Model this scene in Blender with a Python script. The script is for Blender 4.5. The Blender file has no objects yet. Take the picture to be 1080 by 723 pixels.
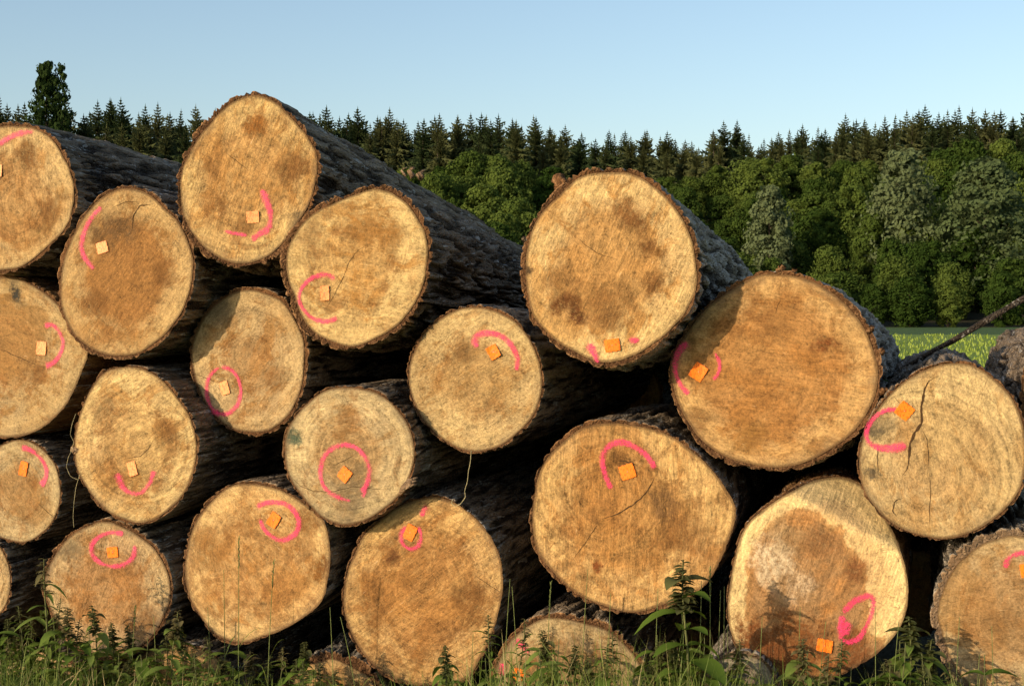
import bpy, math, random
import numpy as np
from mathutils import Vector, Matrix
R = math.radians
rng = np.random.default_rng(7)
random.seed(7)
S = bpy.context.scene
COL = S.collection

# ------------------------------------------------------------------ camera
CAMH = 1.55; F = 1500.0; CX = 540.0; CY = 361.5; HOR = 332.0
PITCH = math.atan((CY - HOR) / F)
cam_d = bpy.data.cameras.new('camera'); cam = bpy.data.objects.new('camera', cam_d); COL.objects.link(cam)
cam_d.sensor_width = 36; cam_d.lens = 50; cam_d.clip_start = 0.1; cam_d.clip_end = 9000
cam.location = (0, 0, CAMH); cam.rotation_euler = (R(90) - PITCH, 0, 0)
S.camera = cam
CP = np.array([0, 0, CAMH])
def ray(px, py):
    a = (px - CX) / F; b = -(py - CY) / F
    d = np.array([a, math.cos(PITCH) + b * math.sin(PITCH), b * math.cos(PITCH) - math.sin(PITCH)])
    return d / d[1]
def at(px, py, depth): return CP + ray(px, py) * depth

# ------------------------------------------------------------------ helpers
def vnoise(p, seed=0):
    """value noise in [0,1] for an (N,3) array"""
    p = np.asarray(p, dtype=np.float64) + 1000.0
    i = np.floor(p).astype(np.int64); f = p - i; f = f * f * (3 - 2 * f)
    def h(x, y, z):
        n = (x * 73856093) ^ (y * 19349663) ^ (z * 83492791) ^ (seed * 2654435761)
        n = (n ^ (n >> 13)) & 0x7fffffff
        n = (n * 1274126177) & 0x7fffffff
        n = (n ^ (n >> 16)) & 0xffff
        return n / 65535.0
    x, y, z = i[:, 0], i[:, 1], i[:, 2]
    r = 0
    for dx in (0, 1):
        wx = f[:, 0] if dx else 1 - f[:, 0]
        for dy in (0, 1):
            wy = f[:, 1] if dy else 1 - f[:, 1]
            for dz in (0, 1):
                wz = f[:, 2] if dz else 1 - f[:, 2]
                r = r + wx * wy * wz * h(x + dx, y + dy, z + dz)
    return r
def fbm(p, seed=0, o=3):
    r = 0; a = 1; t = 0; p = np.asarray(p, dtype=np.float64)
    for k in range(o):
        r = r + a * vnoise(p * (2.03 ** k), seed + k); t += a; a *= .5
    return r / t
def mesh_np(name, V, Fq, mats, smooth=True, mi=None, attrs=None):
    me = bpy.data.meshes.new(name)
    V = np.asarray(V, dtype=np.float32)
    if isinstance(Fq, np.ndarray):
        n, k = Fq.shape
        me.vertices.add(len(V)); me.vertices.foreach_set('co', V.ravel())
        me.loops.add(n * k); me.loops.foreach_set('vertex_index', Fq.astype(np.int32).ravel())
        me.polygons.add(n); me.polygons.foreach_set('loop_start', np.arange(0, n * k, k, dtype=np.int32))
        me.update(calc_edges=True)
    else:
        me.from_pydata([tuple(map(float, v)) for v in V], [], Fq)
    for m in (mats if isinstance(mats, (list, tuple)) else [mats]): me.materials.append(m)
    if mi is not None: me.polygons.foreach_set('material_index', np.asarray(mi, dtype=np.int32))
    if smooth: me.polygons.foreach_set('use_smooth', np.ones(len(me.polygons), dtype=bool))
    for an, av in (attrs or {}).items():
        a = me.attributes.new(an, 'FLOAT', 'POINT'); a.data.foreach_set('value', np.asarray(av, dtype=np.float32))
    me.validate(); me.update()
    return me
def obj(name, me, parent=None):
    o = bpy.data.objects.new(name, me); COL.objects.link(o)
    if parent: o.parent = parent
    return o
def tag(o, label=None, cat=None, group=None, kind=None):
    if label: o['label'] = label
    if cat: o['category'] = cat
    if group: o['group'] = group
    if kind: o['kind'] = kind
    return o

class NT:
    def __init__(s, name):
        s.m = bpy.data.materials.new(name); s.m.use_nodes = True
        s.t = s.m.node_tree; s.t.nodes.clear()
        s.out = s.t.nodes.new('ShaderNodeOutputMaterial')
    def n(s, typ, ins=None, out=0, **props):
        nd = s.t.nodes.new('ShaderNode' + typ)
        for k, v in props.items(): setattr(nd, k, v)
        for k, v in (ins or {}).items(): s.set(nd.inputs[k], v)
        return nd.outputs[out]
    def set(s, sock, v):
        if isinstance(v, bpy.types.NodeSocket): s.t.links.new(v, sock)
        else:
            if sock.type == 'RGBA' and len(v) == 3: v = (*v, 1)
            sock.default_value = v
    def math(s, op, a, b=None, c=None, clamp=False):
        ins = {0: a}
        if b is not None: ins[1] = b
        if c is not None: ins[2] = c
        return s.n('Math', ins, operation=op, use_clamp=clamp)
    def vm(s, op, a, b=None):
        nd = s.t.nodes.new('ShaderNodeVectorMath'); nd.operation = op
        s.set(nd.inputs[0], a)
        if b is not None: s.set(nd.inputs[1], b)
        return nd.outputs['Value'] if op in ('LENGTH', 'DOT_PRODUCT', 'DISTANCE') else nd.outputs[0]
    def noise(s, vec, scale=1, detail=3, rough=.55, out=0, dist=0.):
        return s.n('TexNoise', {'Vector': vec, 'Scale': scale, 'Detail': detail, 'Roughness': rough, 'Distortion': dist}, out)
    def mr(s, v, a, b, c=0., d=1., smooth=True):
        return s.n('MapRange', {'Value': v, 'From Min': a, 'From Max': b, 'To Min': c, 'To Max': d},
                   interpolation_type='SMOOTHSTEP' if smooth else 'LINEAR')
    def mix(s, f, a, b, mode='MIX'):
        nd = s.t.nodes.new('ShaderNodeMix'); nd.data_type = 'RGBA'; nd.blend_type = mode
        s.set(nd.inputs[0], f); s.set(nd.inputs[6], a); s.set(nd.inputs[7], b)
        return nd.outputs[2]
    def surf(s, col, rough=.85, bump=None, bstr=.5, bdist=.004, spec=.2, **kw):
        ins = {'Base Color': col, 'Roughness': rough, 'Specular IOR Level': spec}
        ins.update(kw)
        if bump is not None:
            ins['Normal'] = s.n('Bump', {'Height': bump, 'Strength': bstr, 'Distance': bdist})
        b = s.n('BsdfPrincipled', ins)
        s.t.links.new(b, s.out.inputs[0]); return b

# ------------------------------------------------------------------ light
SUN_EL = R(15); SUN_AZ = R(50)        # sun stands behind the camera, to its left
to_sun = Vector((-math.sin(SUN_AZ) * math.cos(SUN_EL), -math.cos(SUN_AZ) * math.cos(SUN_EL), math.sin(SUN_EL)))
sd = bpy.data.lights.new('sun', 'SUN'); sd.energy = 3.7; sd.angle = R(.53); sd.color = (1, .78, .52)
so = bpy.data.objects.new('sun', sd); COL.objects.link(so)
so.rotation_euler = (to_sun).to_track_quat('Z', 'Y').to_euler(); so.location = (-20, -20, 20)
W = bpy.data.worlds.new('World'); S.world = W; W.use_nodes = True
wt = W.node_tree; bg = wt.nodes['Background']
sky = wt.nodes.new('ShaderNodeTexSky'); sky.sky_type = 'NISHITA'; sky.sun_disc = False
sky.sun_elevation = SUN_EL; sky.sun_rotation = math.atan2(to_sun.x, to_sun.y)
sky.air_density = 1.0; sky.dust_density = 1.6; sky.ozone_density = 1.2; sky.altitude = 0
wt.links.new(sky.outputs[0], bg.inputs[0]); bg.inputs[1].default_value = 0.15
vs = S.view_settings; vs.view_transform = 'Standard'; vs.look = 'None'; vs.exposure = 0.40; vs.gamma = 1; vs.use_curve_mapping = False
S.cycles.max_bounces = 6; S.cycles.transparent_max_bounces = 12
S.cycles.use_denoising = True

# ------------------------------------------------------------------ terrain
def hill(x, y):
    t = np.clip((np.asarray(y, float) - 178) / 150, 0, 1); t = t * t * (3 - 2 * t)
    return 24 * t + np.where(np.asarray(y) > 178, 1, 0) * 1.5 * np.sin(np.asarray(x, float) / 37.) * t
def ground():
    xs = np.unique(np.concatenate([np.linspace(-3000, -300, 10), np.linspace(-300, 300, 61), np.linspace(300, 3000, 10)]))
    ys = np.unique(np.concatenate([np.linspace(-1500, -20, 8), np.linspace(-20, 20, 21), np.linspace(20, 160, 29), np.linspace(160, 345, 38), np.linspace(345, 5000, 12)]))
    X, Y = np.meshgrid(xs, ys); Z = hill(X, Y)
    V = np.stack([X, Y, Z], -1).reshape(-1, 3)
    nx = len(xs); i, j = np.meshgrid(np.arange(len(ys) - 1), np.arange(nx - 1), indexing='ij')
    a = (i * nx + j).ravel(); Fq = np.stack([a, a + 1, a + nx + 1, a + nx], -1)
    m = NT('ground_grass_soil')
    g = m.n('TexCoord', out=3)
    sx = m.n('SeparateXYZ', {0: g}, 1)
    n1 = m.noise(g, .35, 4); n2 = m.noise(g, 9, 5, .7); n3 = m.noise(m.vm('MULTIPLY', g, (.02, .12, 1)), 1, 3)
    c = m.mix(m.mr(n1, .3, .7), (.20, .29, .04), (.24, .32, .05))
    c = m.mix(m.mr(n3, .35, .65), c, (.22, .30, .05))
    c = m.mix(m.mr(n2, .35, .75), c, (.05, .09, .014))
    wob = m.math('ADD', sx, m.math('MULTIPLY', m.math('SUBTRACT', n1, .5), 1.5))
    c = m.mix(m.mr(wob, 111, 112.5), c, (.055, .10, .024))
    c = m.mix(m.mr(wob, 176, 182), c, (.03, .028, .014))
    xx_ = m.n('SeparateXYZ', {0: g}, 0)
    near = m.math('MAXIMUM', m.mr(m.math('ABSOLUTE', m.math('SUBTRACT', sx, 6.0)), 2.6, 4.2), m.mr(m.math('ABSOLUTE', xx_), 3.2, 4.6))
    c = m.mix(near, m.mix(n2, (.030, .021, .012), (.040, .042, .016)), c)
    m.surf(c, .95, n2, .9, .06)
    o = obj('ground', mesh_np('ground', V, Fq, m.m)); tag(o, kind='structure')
ground()

# ------------------------------------------------------------------ wood materials
def wood_mat(name, L, P):
    """freshly sawn log end. all vectors in the log's own metres (x right, z up)"""
    m = NT(name)
    tc = m.n('TexCoord', out=3)
    off = m.vm('ADD', tc, (P['seed'] * 3.7, P['seed'] * 1.3, P['seed'] * 2.1))
    rr = m.n('Attribute', {}, 2, attribute_name='rr')
    nlow = m.noise(off, 5.0, 4, .6); nmid = m.noise(off, 16, 5, .65); nfine = m.noise(off, 160, 4, .7)
    wv = m.n('VectorMath', {0: m.noise(off, 6, 3, .5, out=1), 1: (.5, .5, .5)}, operation='SUBTRACT')
    wv = m.vm('MULTIPLY', wv, (.045, .0, .045))
    pw = m.vm('ADD', tc, wv)
    c = P['pith']
    rad = m.vm('LENGTH', m.vm('MULTIPLY', m.vm('SUBTRACT', pw, (c[0], 0, c[1])), (1, 0, 1)))
    ringv = m.n('CombineXYZ', {0: m.math('MULTIPLY', rad, 95.), 1: P['seed'] * 1.7, 2: 0.})
    ring = m.noise(ringv, 1, 3, .65)
    # saw marks
    th = P['saw']; ca, sa = math.cos(th), math.sin(th)
    wob = m.vm('MULTIPLY', wv, (.35, 0, .35)); ps = m.vm('ADD', off, wob)
    al = m.vm('DOT_PRODUCT', ps, (ca, 0, sa)); ac = m.vm('DOT_PRODUCT', ps, (-sa, 0, ca))
    s1 = m.noise(m.n('CombineXYZ', {0: m.math('MULTIPLY', al, 24.), 1: m.math('MULTIPLY', ac, 150.), 2: 0.}), 1, 3, .6)
    s2 = m.noise(m.n('CombineXYZ', {0: m.math('MULTIPLY', al, 9.), 1: m.math('MULTIPLY', ac, 48.), 2: 3.}), 1, 3, .6)
    sq = m.n('CombineXYZ', {0: m.math('MULTIPLY', al, 7.), 1: m.math('MULTIPLY', ac, 11.), 2: 1.})
    cloud = m.noise(sq, 1, 6, .72, dist=.8); cloud2 = m.noise(m.vm('ADD', off, (5, 5, 5)), 3.2, 5, .65, dist=.6); mott = m.noise(off, 55, 5, .75)
    cl = P['cl']; palec = tuple(min(.85, x * y_) for x, y_ in zip(P['base'], (1.28, 1.33, 1.36)))
    brown = tuple(x * y_ for x, y_ in zip(P['base2'], (.74, .54, .32)))
    base = m.mix(m.mr(nlow, .35, .65), P['base'], P['base2'])
    base = m.mix(m.math('MULTIPLY', m.mr(cloud2, .50, .36), .6), base, palec)
    base = m.mix(m.math('MULTIPLY', m.mr(cloud, .50, .63), .75 * cl), base, brown)
    base = m.mix(m.math('MULTIPLY', m.mr(cloud2, .52, .62), .7 * cl), base, brown)
    # pale sapwood ring under the bark
    sapf = m.mr(m.math('ADD', rr, m.math('MULTIPLY', m.math('SUBTRACT', nlow, .5), .30)), .74, .86)
    base = m.mix(m.math('MULTIPLY', sapf, P['sap']), base, palec)
    # heartwood
    hr = m.math('ADD', rr, m.math('MULTIPLY', m.math('SUBTRACT', nlow, .5), .55))
    hf = m.math('MULTIPLY', m.mr(hr, P['hr'] - .12, P['hr'] + .06, 1., 0.), P['ha'])
    base = m.mix(hf, base, P['heart'])
    if P.get('heartpoly'):
        hd = m.n('Attribute', {}, 2, attribute_name='heart')
        hd = m.math('ADD', hd, m.math('MULTIPLY', m.math('SUBTRACT', nmid, .5), .09)); hd = m.math('ADD', hd, m.math('MULTIPLY', m.math('SUBTRACT', nlow, .5), .07)); hd = m.math('ADD', hd, m.math('MULTIPLY', m.math('SUBTRACT', s1, .5), .012))
        base = m.mix(m.mr(hd, -.012, .030), base, m.mix(m.mr(cloud2, .4, .62), P['heart'], P['heart2']))
        base = m.mix(m.math('MULTIPLY', m.math('MULTIPLY', m.mr(hd, -.006, .004), m.mr(hd, .035, .008)), .6), base, P['stain'])
    # outer ring of stain where heart and sapwood meet
    band = m.math('MULTIPLY', m.mr(hr, P['hr'] - .30, P['hr'] - .05), m.mr(hr, P['hr'] - .0, P['hr'] + .14, 1., 0.))
    band = m.math('MULTIPLY', band, m.mr(m.noise(m.vm('ADD', off, (1, 4, 2)), 12, 7, .78, dist=.5), .48, .57))
    base = m.mix(m.math('MULTIPLY', band, P['band']), base, P['stain'])
    # blotches
    bl = m.mr(m.noise(m.vm('ADD', off, (9, 9, 9)), 7.5, 6, .74, dist=.7), P['bt'] - .02, P['bt'] + .10)
    base = m.mix(m.math('MULTIPLY', bl, P['ba']), base, P['stain'])
    for (sx, sz, sr, sst, scol) in P.get('spots', []):
        dd = m.vm('LENGTH', m.vm('MULTIPLY', m.vm('SUBTRACT', pw, (sx, 0, sz)), (1, 0, 1)))
        dd = m.math('ADD', dd, m.math('MULTIPLY', m.math('SUBTRACT', m.noise(off, 11 if sr > .05 else 24, 5, .7), .5), sr * 3.2))
        f = m.math('MULTIPLY', m.mr(dd, sr * .35, sr * 1.15, 1., 0.), sst)
        f = m.math('MULTIPLY', f, m.mr(mott, .34, .54, .25, 1.))
        base = m.mix(f, base, scol)
    # rings, saw marks, grime
    k = m.math('MULTIPLY', m.math('SUBTRACT', ring, .5), P['ring'] * 1.15)
    k = m.math('ADD', k, m.math('MULTIPLY', m.math('SUBTRACT', s1, .5), P['sawa'] * .9))
    k = m.math('ADD', k, m.math('MULTIPLY', m.math('SUBTRACT', s2, .5), P['sawa'] * 1.0))
    k = m.math('ADD', k, m.math('MULTIPLY', m.math('SUBTRACT', nfine, .5), 1.1))
    k = m.math('ADD', k, m.math('MULTIPLY', m.math('SUBTRACT', nmid, .5), .6))
    k = m.math('ADD', k, m.math('MULTIPLY', m.math('SUBTRACT', mott, .5), 1.1))
    k = m.math('ADD', m.math('MULTIPLY', k, 1.15), m.math('MULTIPLY', P.get('val', .80), .96))
    col = m.vm('SCALE', base); sc = col.node; m.set(sc.inputs['Scale'], k)
    # hairline checks running out from the pith
    dv = m.n('SeparateXYZ', {0: m.vm('SUBTRACT', pw, (c[0], 0, c[1]))}); dvn = dv.node
    ang = m.math('ARCTAN2', dvn.outputs[2], dvn.outputs[0])
    chk = m.noise(m.n('CombineXYZ', {0: m.math('MULTIPLY', ang, 15.), 1: m.math('MULTIPLY', rad, 9.), 2: P['seed'] * 2.3}), 1, 4, .6)
    chl = m.mr(m.math('ABSOLUTE', m.math('SUBTRACT', chk, .5)), .004, .014, 1., 0.)
    chl = m.math('MULTIPLY', chl, m.mr(m.noise(m.vm('ADD', off, (2, 2, 2)), 9, 2), .52, .62))
    col = m.mix(m.math('MULTIPLY', chl, .55), col, (.12, .065, .028))
    # pale torn streaks
    pf = m.math('MULTIPLY', m.mr(s1, .64, .74), m.mr(s2, .5, .62)); pf = m.math('MULTIPLY', pf, .40)
    col = m.mix(pf, col, (.80, .66, .44))
    # dark specks and dirt
    sp = m.mr(m.noise(m.vm('ADD', off, (3, 1, 7)), 75, 2, .6), .70, .76); sp = m.math('MULTIPLY', sp, m.mr(nlow, .48, .62))
    col = m.mix(m.math('MULTIPLY', sp, .7), col, (.07, .045, .025))
    grime = m.math('MULTIPLY', m.mr(m.math('ADD', rr, m.math('MULTIPLY', m.math('SUBTRACT', nmid, .5), .35)), .86, 1.02), m.mr(nlow, .35, .7, .25, .9))
    col = m.mix(m.math('MULTIPLY', grime, P['grime']), col, (.13, .10, .065))
    edge = m.mr(m.math('ADD', rr, m.math('MULTIPLY', m.math('SUBTRACT', mott, .5), .05)), .965, .99)
    col = m.mix(m.math('MULTIPLY', edge, .75), col, (.10, .055, .025))
    h = m.math('ADD', m.math('MULTIPLY', s1, .6), m.math('MULTIPLY', s2, 1.1)); h = m.math('ADD', h, m.math('MULTIPLY', mott, .8))
    h = m.math('ADD', h, m.math('MULTIPLY', nfine, .8)); h = m.math('ADD', h, m.math('MULTIPLY', nmid, .9))
    m.surf(col, .82, h, P.get('bump', .75), .006, .15)
    return m.m

def bark_mat(name, dark, light, tint, cut=False):
    m = NT(name)
    tc = m.n('TexCoord', out=3); rnd = m.n('ObjectInfo', out=5)
    p = m.vm('ADD', tc, m.n('CombineXYZ', {0: m.math('MULTIPLY', rnd, 37.), 1: 0., 2: 0.}))
    ps = m.vm('MULTIPLY', p, (1, .16, 1)) if not cut else p
    a = m.noise(ps, 45, 5, .7, dist=.4); b = m.noise(p, 4, 3); c = m.noise(p, 190, 4, .7)
    hh = m.n('Attribute', {}, 2, attribute_name='ridge')
    f = m.math('ADD', m.math('MULTIPLY', hh, .80), m.math('MULTIPLY', a, .60))
    col = m.mix(m.mr(f, .62, 1.08), dark, light)
    col = m.mix(m.math('MULTIPLY', m.mr(b, .45, .68), .55), col, tint)
    col = m.mix(m.math('MULTIPLY', m.mr(c, .45, .7), .35), col, light)
    if not cut:
        st = m.mr(m.noise(m.vm('MULTIPLY', m.vm('ADD', p, (4, 4, 4)), (1, .12, 1)), 38, 5, .75, dist=.6), .56, .62)
        col = m.mix(m.math('MULTIPLY', st, m.mr(b, .40, .60, .35, .95)), col, (.56, .54, .50))
    v = m.n('TexVoronoi', {'Vector': m.vm('MULTIPLY', p, (1, .3, 1)), 'Scale': 60.}, 0, feature='DISTANCE_TO_EDGE')
    h = m.math('ADD', a, m.math('MULTIPLY', m.mr(v, 0, .25), .5)); h = m.math('ADD', h, m.math('MULTIPLY', c, .3))
    m.surf(col, .92, h, 1., .022 if not cut else .006, .15)
    return m.m
M_bark = bark_mat('bark_furrowed', (.014, .008, .005), (.38, .29, .20), (.20, .155, .11))
M_barkpale = bark_mat('bark_pale_grey', (.020, .013, .009), (.56, .49, .40), (.30, .25, .185))
M_barkor = bark_mat('bark_stripped_orange', (.12, .055, .02), (.34, .19, .08), (.22, .11, .045))
M_barkcut = bark_mat('bark_cut_edge', (.060, .028, .012), (.33, .185, .09), (.18, .085, .035), True)
M_barkcutpale = bark_mat('bark_cut_edge_pale', (.12, .08, .05), (.42, .30, .19), (.28, .17, .09), True)
def simple(name, col, rough=.8, nz=None, amt=.3, **kw):
    m = NT(name); tc = m.n('TexCoord', out=3)
    n = m.noise(tc, nz or 60, 4, .6)
    c = m.mix(m.mr(n, .3, .7), tuple(x * (1 - amt) for x in col), tuple(min(1, x * (1 + amt)) for x in col))
    m.surf(c, rough, n, .4, .002, **kw); return m.m
M_crack = simple('crack_dark_wood', (.055, .030, .013), .95)
M_heartwood = simple('weathered_grey_wood', (.30, .26, .20), .9)
# spray paint : ragged edge through transparency
def paint_mat():
    m = NT('pink_spray_paint')
    tc = m.n('TexCoord', out=3); e = m.n('Attribute', {}, 2, attribute_name='edge')
    n1 = m.noise(tc, 210, 4, .75); n2 = m.noise(tc, 38, 3, .6)
    n3 = m.noise(tc, 420, 2, .6)
    a = m.math('ADD', e, m.math('MULTIPLY', m.math('SUBTRACT', n1, .5), .9))
    a = m.math('ADD', a, m.math('MULTIPLY', m.math('SUBTRACT', n2, .5), .7)); a = m.math('ADD', a, m.math('MULTIPLY', m.math('SUBTRACT', n3, .5), .7))
    a = m.mr(a, .12, 1.0); a = m.math('MULTIPLY', a, m.mr(n1, .34, .62, .22, .86))
    col = m.mix(n2, (.86, .018, .14), (.78, .05, .17))
    b = m.n('BsdfPrincipled', {'Base Color': col, 'Roughness': .6})
    t = m.n('BsdfTransparent')
    mx = m.n('MixShader', {0: a, 1: t, 2: b}); m.t.links.new(mx, m.out.inputs[0])
    return m.m
M_paint = paint_mat()
def tag_mat(name, col):
    m = NT(name); tc = m.n('TexCoord', out=3)
    n = m.noise(m.vm('MULTIPLY', tc, (1, 1, .45)), 210, 2, .6)
    c = m.mix(m.math('MULTIPLY', m.mr(n, .51, .57), .65), col, tuple(x * .45 for x in col))
    m.surf(c, .45); return m.m
M_tag = tag_mat('orange_tag_plastic', (.95, .205, .015))
M_tagpale = tag_mat('pale_orange_tag_plastic', (.95, .35, .13))
M_nail = simple('steel_nail', (.3, .3, .3), .4)

# ------------------------------------------------------------------ logs
VP0 = (985, 338)
def resample(pts, n):
    """outline pixels (any order round the middle) -> smooth closed polar curve"""
    pts = np.array(pts, float)
    c = pts.mean(0)
    ang = np.arctan2(pts[:, 1] - c[1], pts[:, 0] - c[0]); r = np.hypot(*(pts - c).T)
    k = np.argsort(ang); ang = ang[k]; r = r[k]
    A = np.concatenate([ang - 2 * np.pi, ang, ang + 2 * np.pi]); Rr = np.concatenate([r, r, r])
    t = np.linspace(-np.pi, np.pi, n, endpoint=False)
    # Catmull-Rom style tangents
    d = np.gradient(Rr, A)
    i = np.clip(np.searchsorted(A, t, side='right') - 1, 0, len(A) - 2)
    h = A[i + 1] - A[i]; u = (t - A[i]) / h
    out = (2 * u**3 - 3 * u**2 + 1) * Rr[i] + (u**3 - 2 * u**2 + u) * h * d[i] + (-2 * u**3 + 3 * u**2) * Rr[i + 1] + (u**3 - u**2) * h * d[i + 1]
    return c, t, out

TAN = (.50, .325, .15); GOLD = (.58, .385, .175); PALE = (.52, .385, .22); GREY = (.42, .32, .19); ORG = (.47, .25, .085)
DKST = (.16, .075, .025); ORST = (.27, .125, .038); GYST = (.20, .15, .09)

class Log: pass
LOGS = {}
def make_log(key, label, outline, dz=0., vp=VP0, L=3.3, taper=.90, bark=.014, furrow=.008, hi=False, tilt=(0, 0),
             bm=None, cm=None, P=None, strokes=(), tags=(), cracks=(), bevel=None, bend=(0, 0), bulge=0., nth=200, thin=None):
    bm = bm or M_bark; cm = cm or M_barkcut
    seed = len(LOGS) + 3
    c2, tpx, rpx = resample(outline, 96)
    a = (c2[0] - CX) / F; depth = 5.0 / (1 + .29 * a) + dz
    C = at(c2[0], c2[1], depth)
    Y = ray(*vp); Y = Y / np.linalg.norm(Y)
    X = np.cross(Y, (0, 0, 1)); X /= np.linalg.norm(X); Z = np.cross(X, Y)
    tx, tz = tilt
    def loc(px, py):
        d = ray(px, py); d = np.array([d @ X, d @ Y, d @ Z]); o = CP - C; o = np.array([o @ X, o @ Y, o @ Z])
        s = (tx * o[0] + tz * o[2] - o[1]) / (d[1] - tx * d[0] - tz * d[2])
        q = o + d * s; return q[0], q[2]
    pts = np.array([loc(c2[0] + math.cos(t) * r, c2[1] + math.sin(t) * r) for t, r in zip(tpx, rpx)])
    ang = np.arctan2(pts[:, 1], pts[:, 0]); rr = np.hypot(*pts.T)
    k = np.argsort(ang); ang = ang[k]; rr = rr[k]
    th = np.linspace(-np.pi, np.pi, nth, endpoint=False)
    R0 = np.interp(th, np.concatenate([ang - 2*np.pi, ang, ang + 2*np.pi]), np.tile(rr, 3))
    rm = R0.mean()
    cth, sth = np.cos(th), np.sin(th)
    pxm = depth / F
    def face_h(x, z):   # depth of the cut surface along the log (local y)
        p = np.stack([x * 9, np.full_like(x, seed * 5.1), z * 9], -1)
        h = tx * x + tz * z + (fbm(p, seed, 3) - .5) * .016
        if bevel is not None:
            bx, bz, bd, bk = bevel
            nn = math.hypot(bx, bz); d = (x * bx + z * bz) / nn
            h = h + np.maximum(0, d - bd) * bk
        return h
    # bark thickness varies round the log
    bt = bark * .82 * (.35 + 1.3 * fbm(np.stack([cth * 2.5, sth * 2.5, np.full(nth, seed * 3.)], -1), seed + 9, 3))
    if thin is not None:     # sector where the bark is missing : (centre angle deg, half width deg)
        dd = np.abs((np.degrees(th) - thin[0] + 180) % 360 - 180)
        bt = bt * np.clip((dd - thin[1]) / 15, .12, 1)
    Rw = R0 - bt
    root = bpy.data.objects.new('log', None); COL.objects.link(root); root.empty_display_size = .2
    root.matrix_world = Matrix([[X[0], Y[0], Z[0], C[0]], [X[1], Y[1], Z[1], C[1]], [X[2], Y[2], Z[2], C[2]], [0, 0, 0, 1]])
    tag(root, label, 'log', 'felled logs in the roadside stack')
    # ---- bark sleeve
    ny = 150 if hi else 34
    ys = L * (np.linspace(0, 1, ny) ** 1.35)
    TH, YY = np.meshgrid(np.arange(nth), ys)
    cc, ss = cth[TH], sth[TH]
    blend = np.clip(YY / (L * .45), 0, 1); blend = blend * blend * (3 - 2 * blend)
    Rs = R0[TH] * (1 - blend) + rm * blend
    Rs = Rs * (1 - (1 - taper) * YY / L) * (1 + bulge * np.sin(np.pi * np.clip(YY / L, 0, 1)))
    q = np.stack([cc * rm * 36 + seed * 11, YY * 2.3, ss * rm * 36], -1).reshape(-1, 3)
    wq = fbm(np.stack([cc * 6, YY * 3, ss * 6 + seed], -1).reshape(-1, 3), seed + 5, 2) - .5
    q[:, 0] += wq * 6; q[:, 2] += wq * 5
    n1 = vnoise(q, seed); n2 = vnoise(q * np.array([2.1, 2.6, 2.1]), seed + 1)
    ridge = np.clip(np.abs(2 * n1 - 1) * 2.6, 0, 1) ** .8; ridge = ridge * .74 + n2 * .26
    edgefade = 1.15 + .1 * np.clip(YY.reshape(-1) / .12, 0, 1)
    n3 = vnoise(q * np.array([5.2, 9., 5.2]), seed + 2)
    ridge = ridge * .85 + n3 * .15
    lump = (fbm(np.stack([cc * 2.2, YY * 2.2, ss * 2.2 + seed * 7], -1).reshape(-1, 3), seed + 3, 3) - .5) * .05
    btn = np.clip(bt[TH].reshape(-1) / max(bark, 1e-4), .25, 1.2)
    disp = (ridge - .62) * furrow * (2.0 + (3.2 if hi else 1.) * np.clip(YY.reshape(-1) / .25, 0, 1)) * btn * edgefade + lump * np.clip(YY.reshape(-1) / .5, 0, 1)
    RR = Rs.reshape(-1) + disp
    bx = bend[0] * (YY / L) ** 2; bz = bend[1] * (YY / L) ** 2
    x = (cc.reshape(-1) * RR + bx.reshape(-1)); z = (ss.reshape(-1) * RR + bz.reshape(-1))
    xf = cth * R0; zf = sth * R0; h0 = face_h(xf, zf) if bevel is None else face_h(xf, zf)
    jag = (fbm(np.stack([cth * 14, sth * 14, np.full(nth, seed * 2.)], -1), seed + 20, 2) - .5) * .022
    y = YY.reshape(-1) + ((h0 + jag)[TH] * np.clip(1 - YY / .6, 0, 1)).reshape(-1)
    V = [np.stack([x, y, z], -1)]
    idx = np.arange(ny * nth).reshape(ny, nth); nx_ = np.roll(idx, -1, 1)
    Fq = [np.stack([idx[:-1], nx_[:-1], nx_[1:], idx[1:]], -1).reshape(-1, 4)]
    # cut ring of bark
    nb = ny * nth; hw = face_h(cth * Rw, sth * Rw)
    k2 = 5; prev = idx[0]; Ro = np.hypot(x[:nth], z[:nth]); yo = y[:nth]
    mi = [np.zeros(len(Fq[0]), int)]
    rid = [ridge]
    for j in range(1, k2):
        f = j / (k2 - 1)
        rj = Ro * (1 - f) + (Rw - .001) * f
        yj = yo * (1 - f) + (hw + .003) * f + (rng.random(nth) - .5) * .005 * (1 if j < k2 - 1 else 0)
        if j == k2 - 1: yj = hw + .004
        V.append(np.stack([cth * rj, yj, sth * rj], -1)); rid.append(rng.random(nth) * .6 + .1)
        cur = nb + (j - 1) * nth + np.arange(nth)
        Fq.append(np.stack([cur, np.roll(cur, -1), np.roll(prev, -1), prev], -1)); mi.append(np.ones(nth, int)); prev = cur
    # far end cap (ring shrunk to the middle)
    base = idx[-1]; pv = base; cnt = nb + (k2 - 1) * nth
    cxm, czm = x[base].mean(), z[base].mean(); last = V[0][base]
    for f in (.5, .02):
        V.append(np.stack([cxm + (last[:, 0] - cxm) * f, last[:, 1] + .002, czm + (last[:, 2] - czm) * f], -1)); rid.append(np.full(nth, .4))
        cur = cnt + np.arange(nth); Fq.append(np.stack([pv, np.roll(pv, -1), np.roll(cur, -1), cur], -1)); mi.append(np.ones(nth, int)); pv = cur; cnt += nth
    Vb = np.concatenate(V); Fb = np.concatenate(Fq)
    obj('bark', mesh_np('bark', Vb, Fb, [bm, cm], True, np.concatenate(mi), {'ridge': np.concatenate(rid)}), root)
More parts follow.
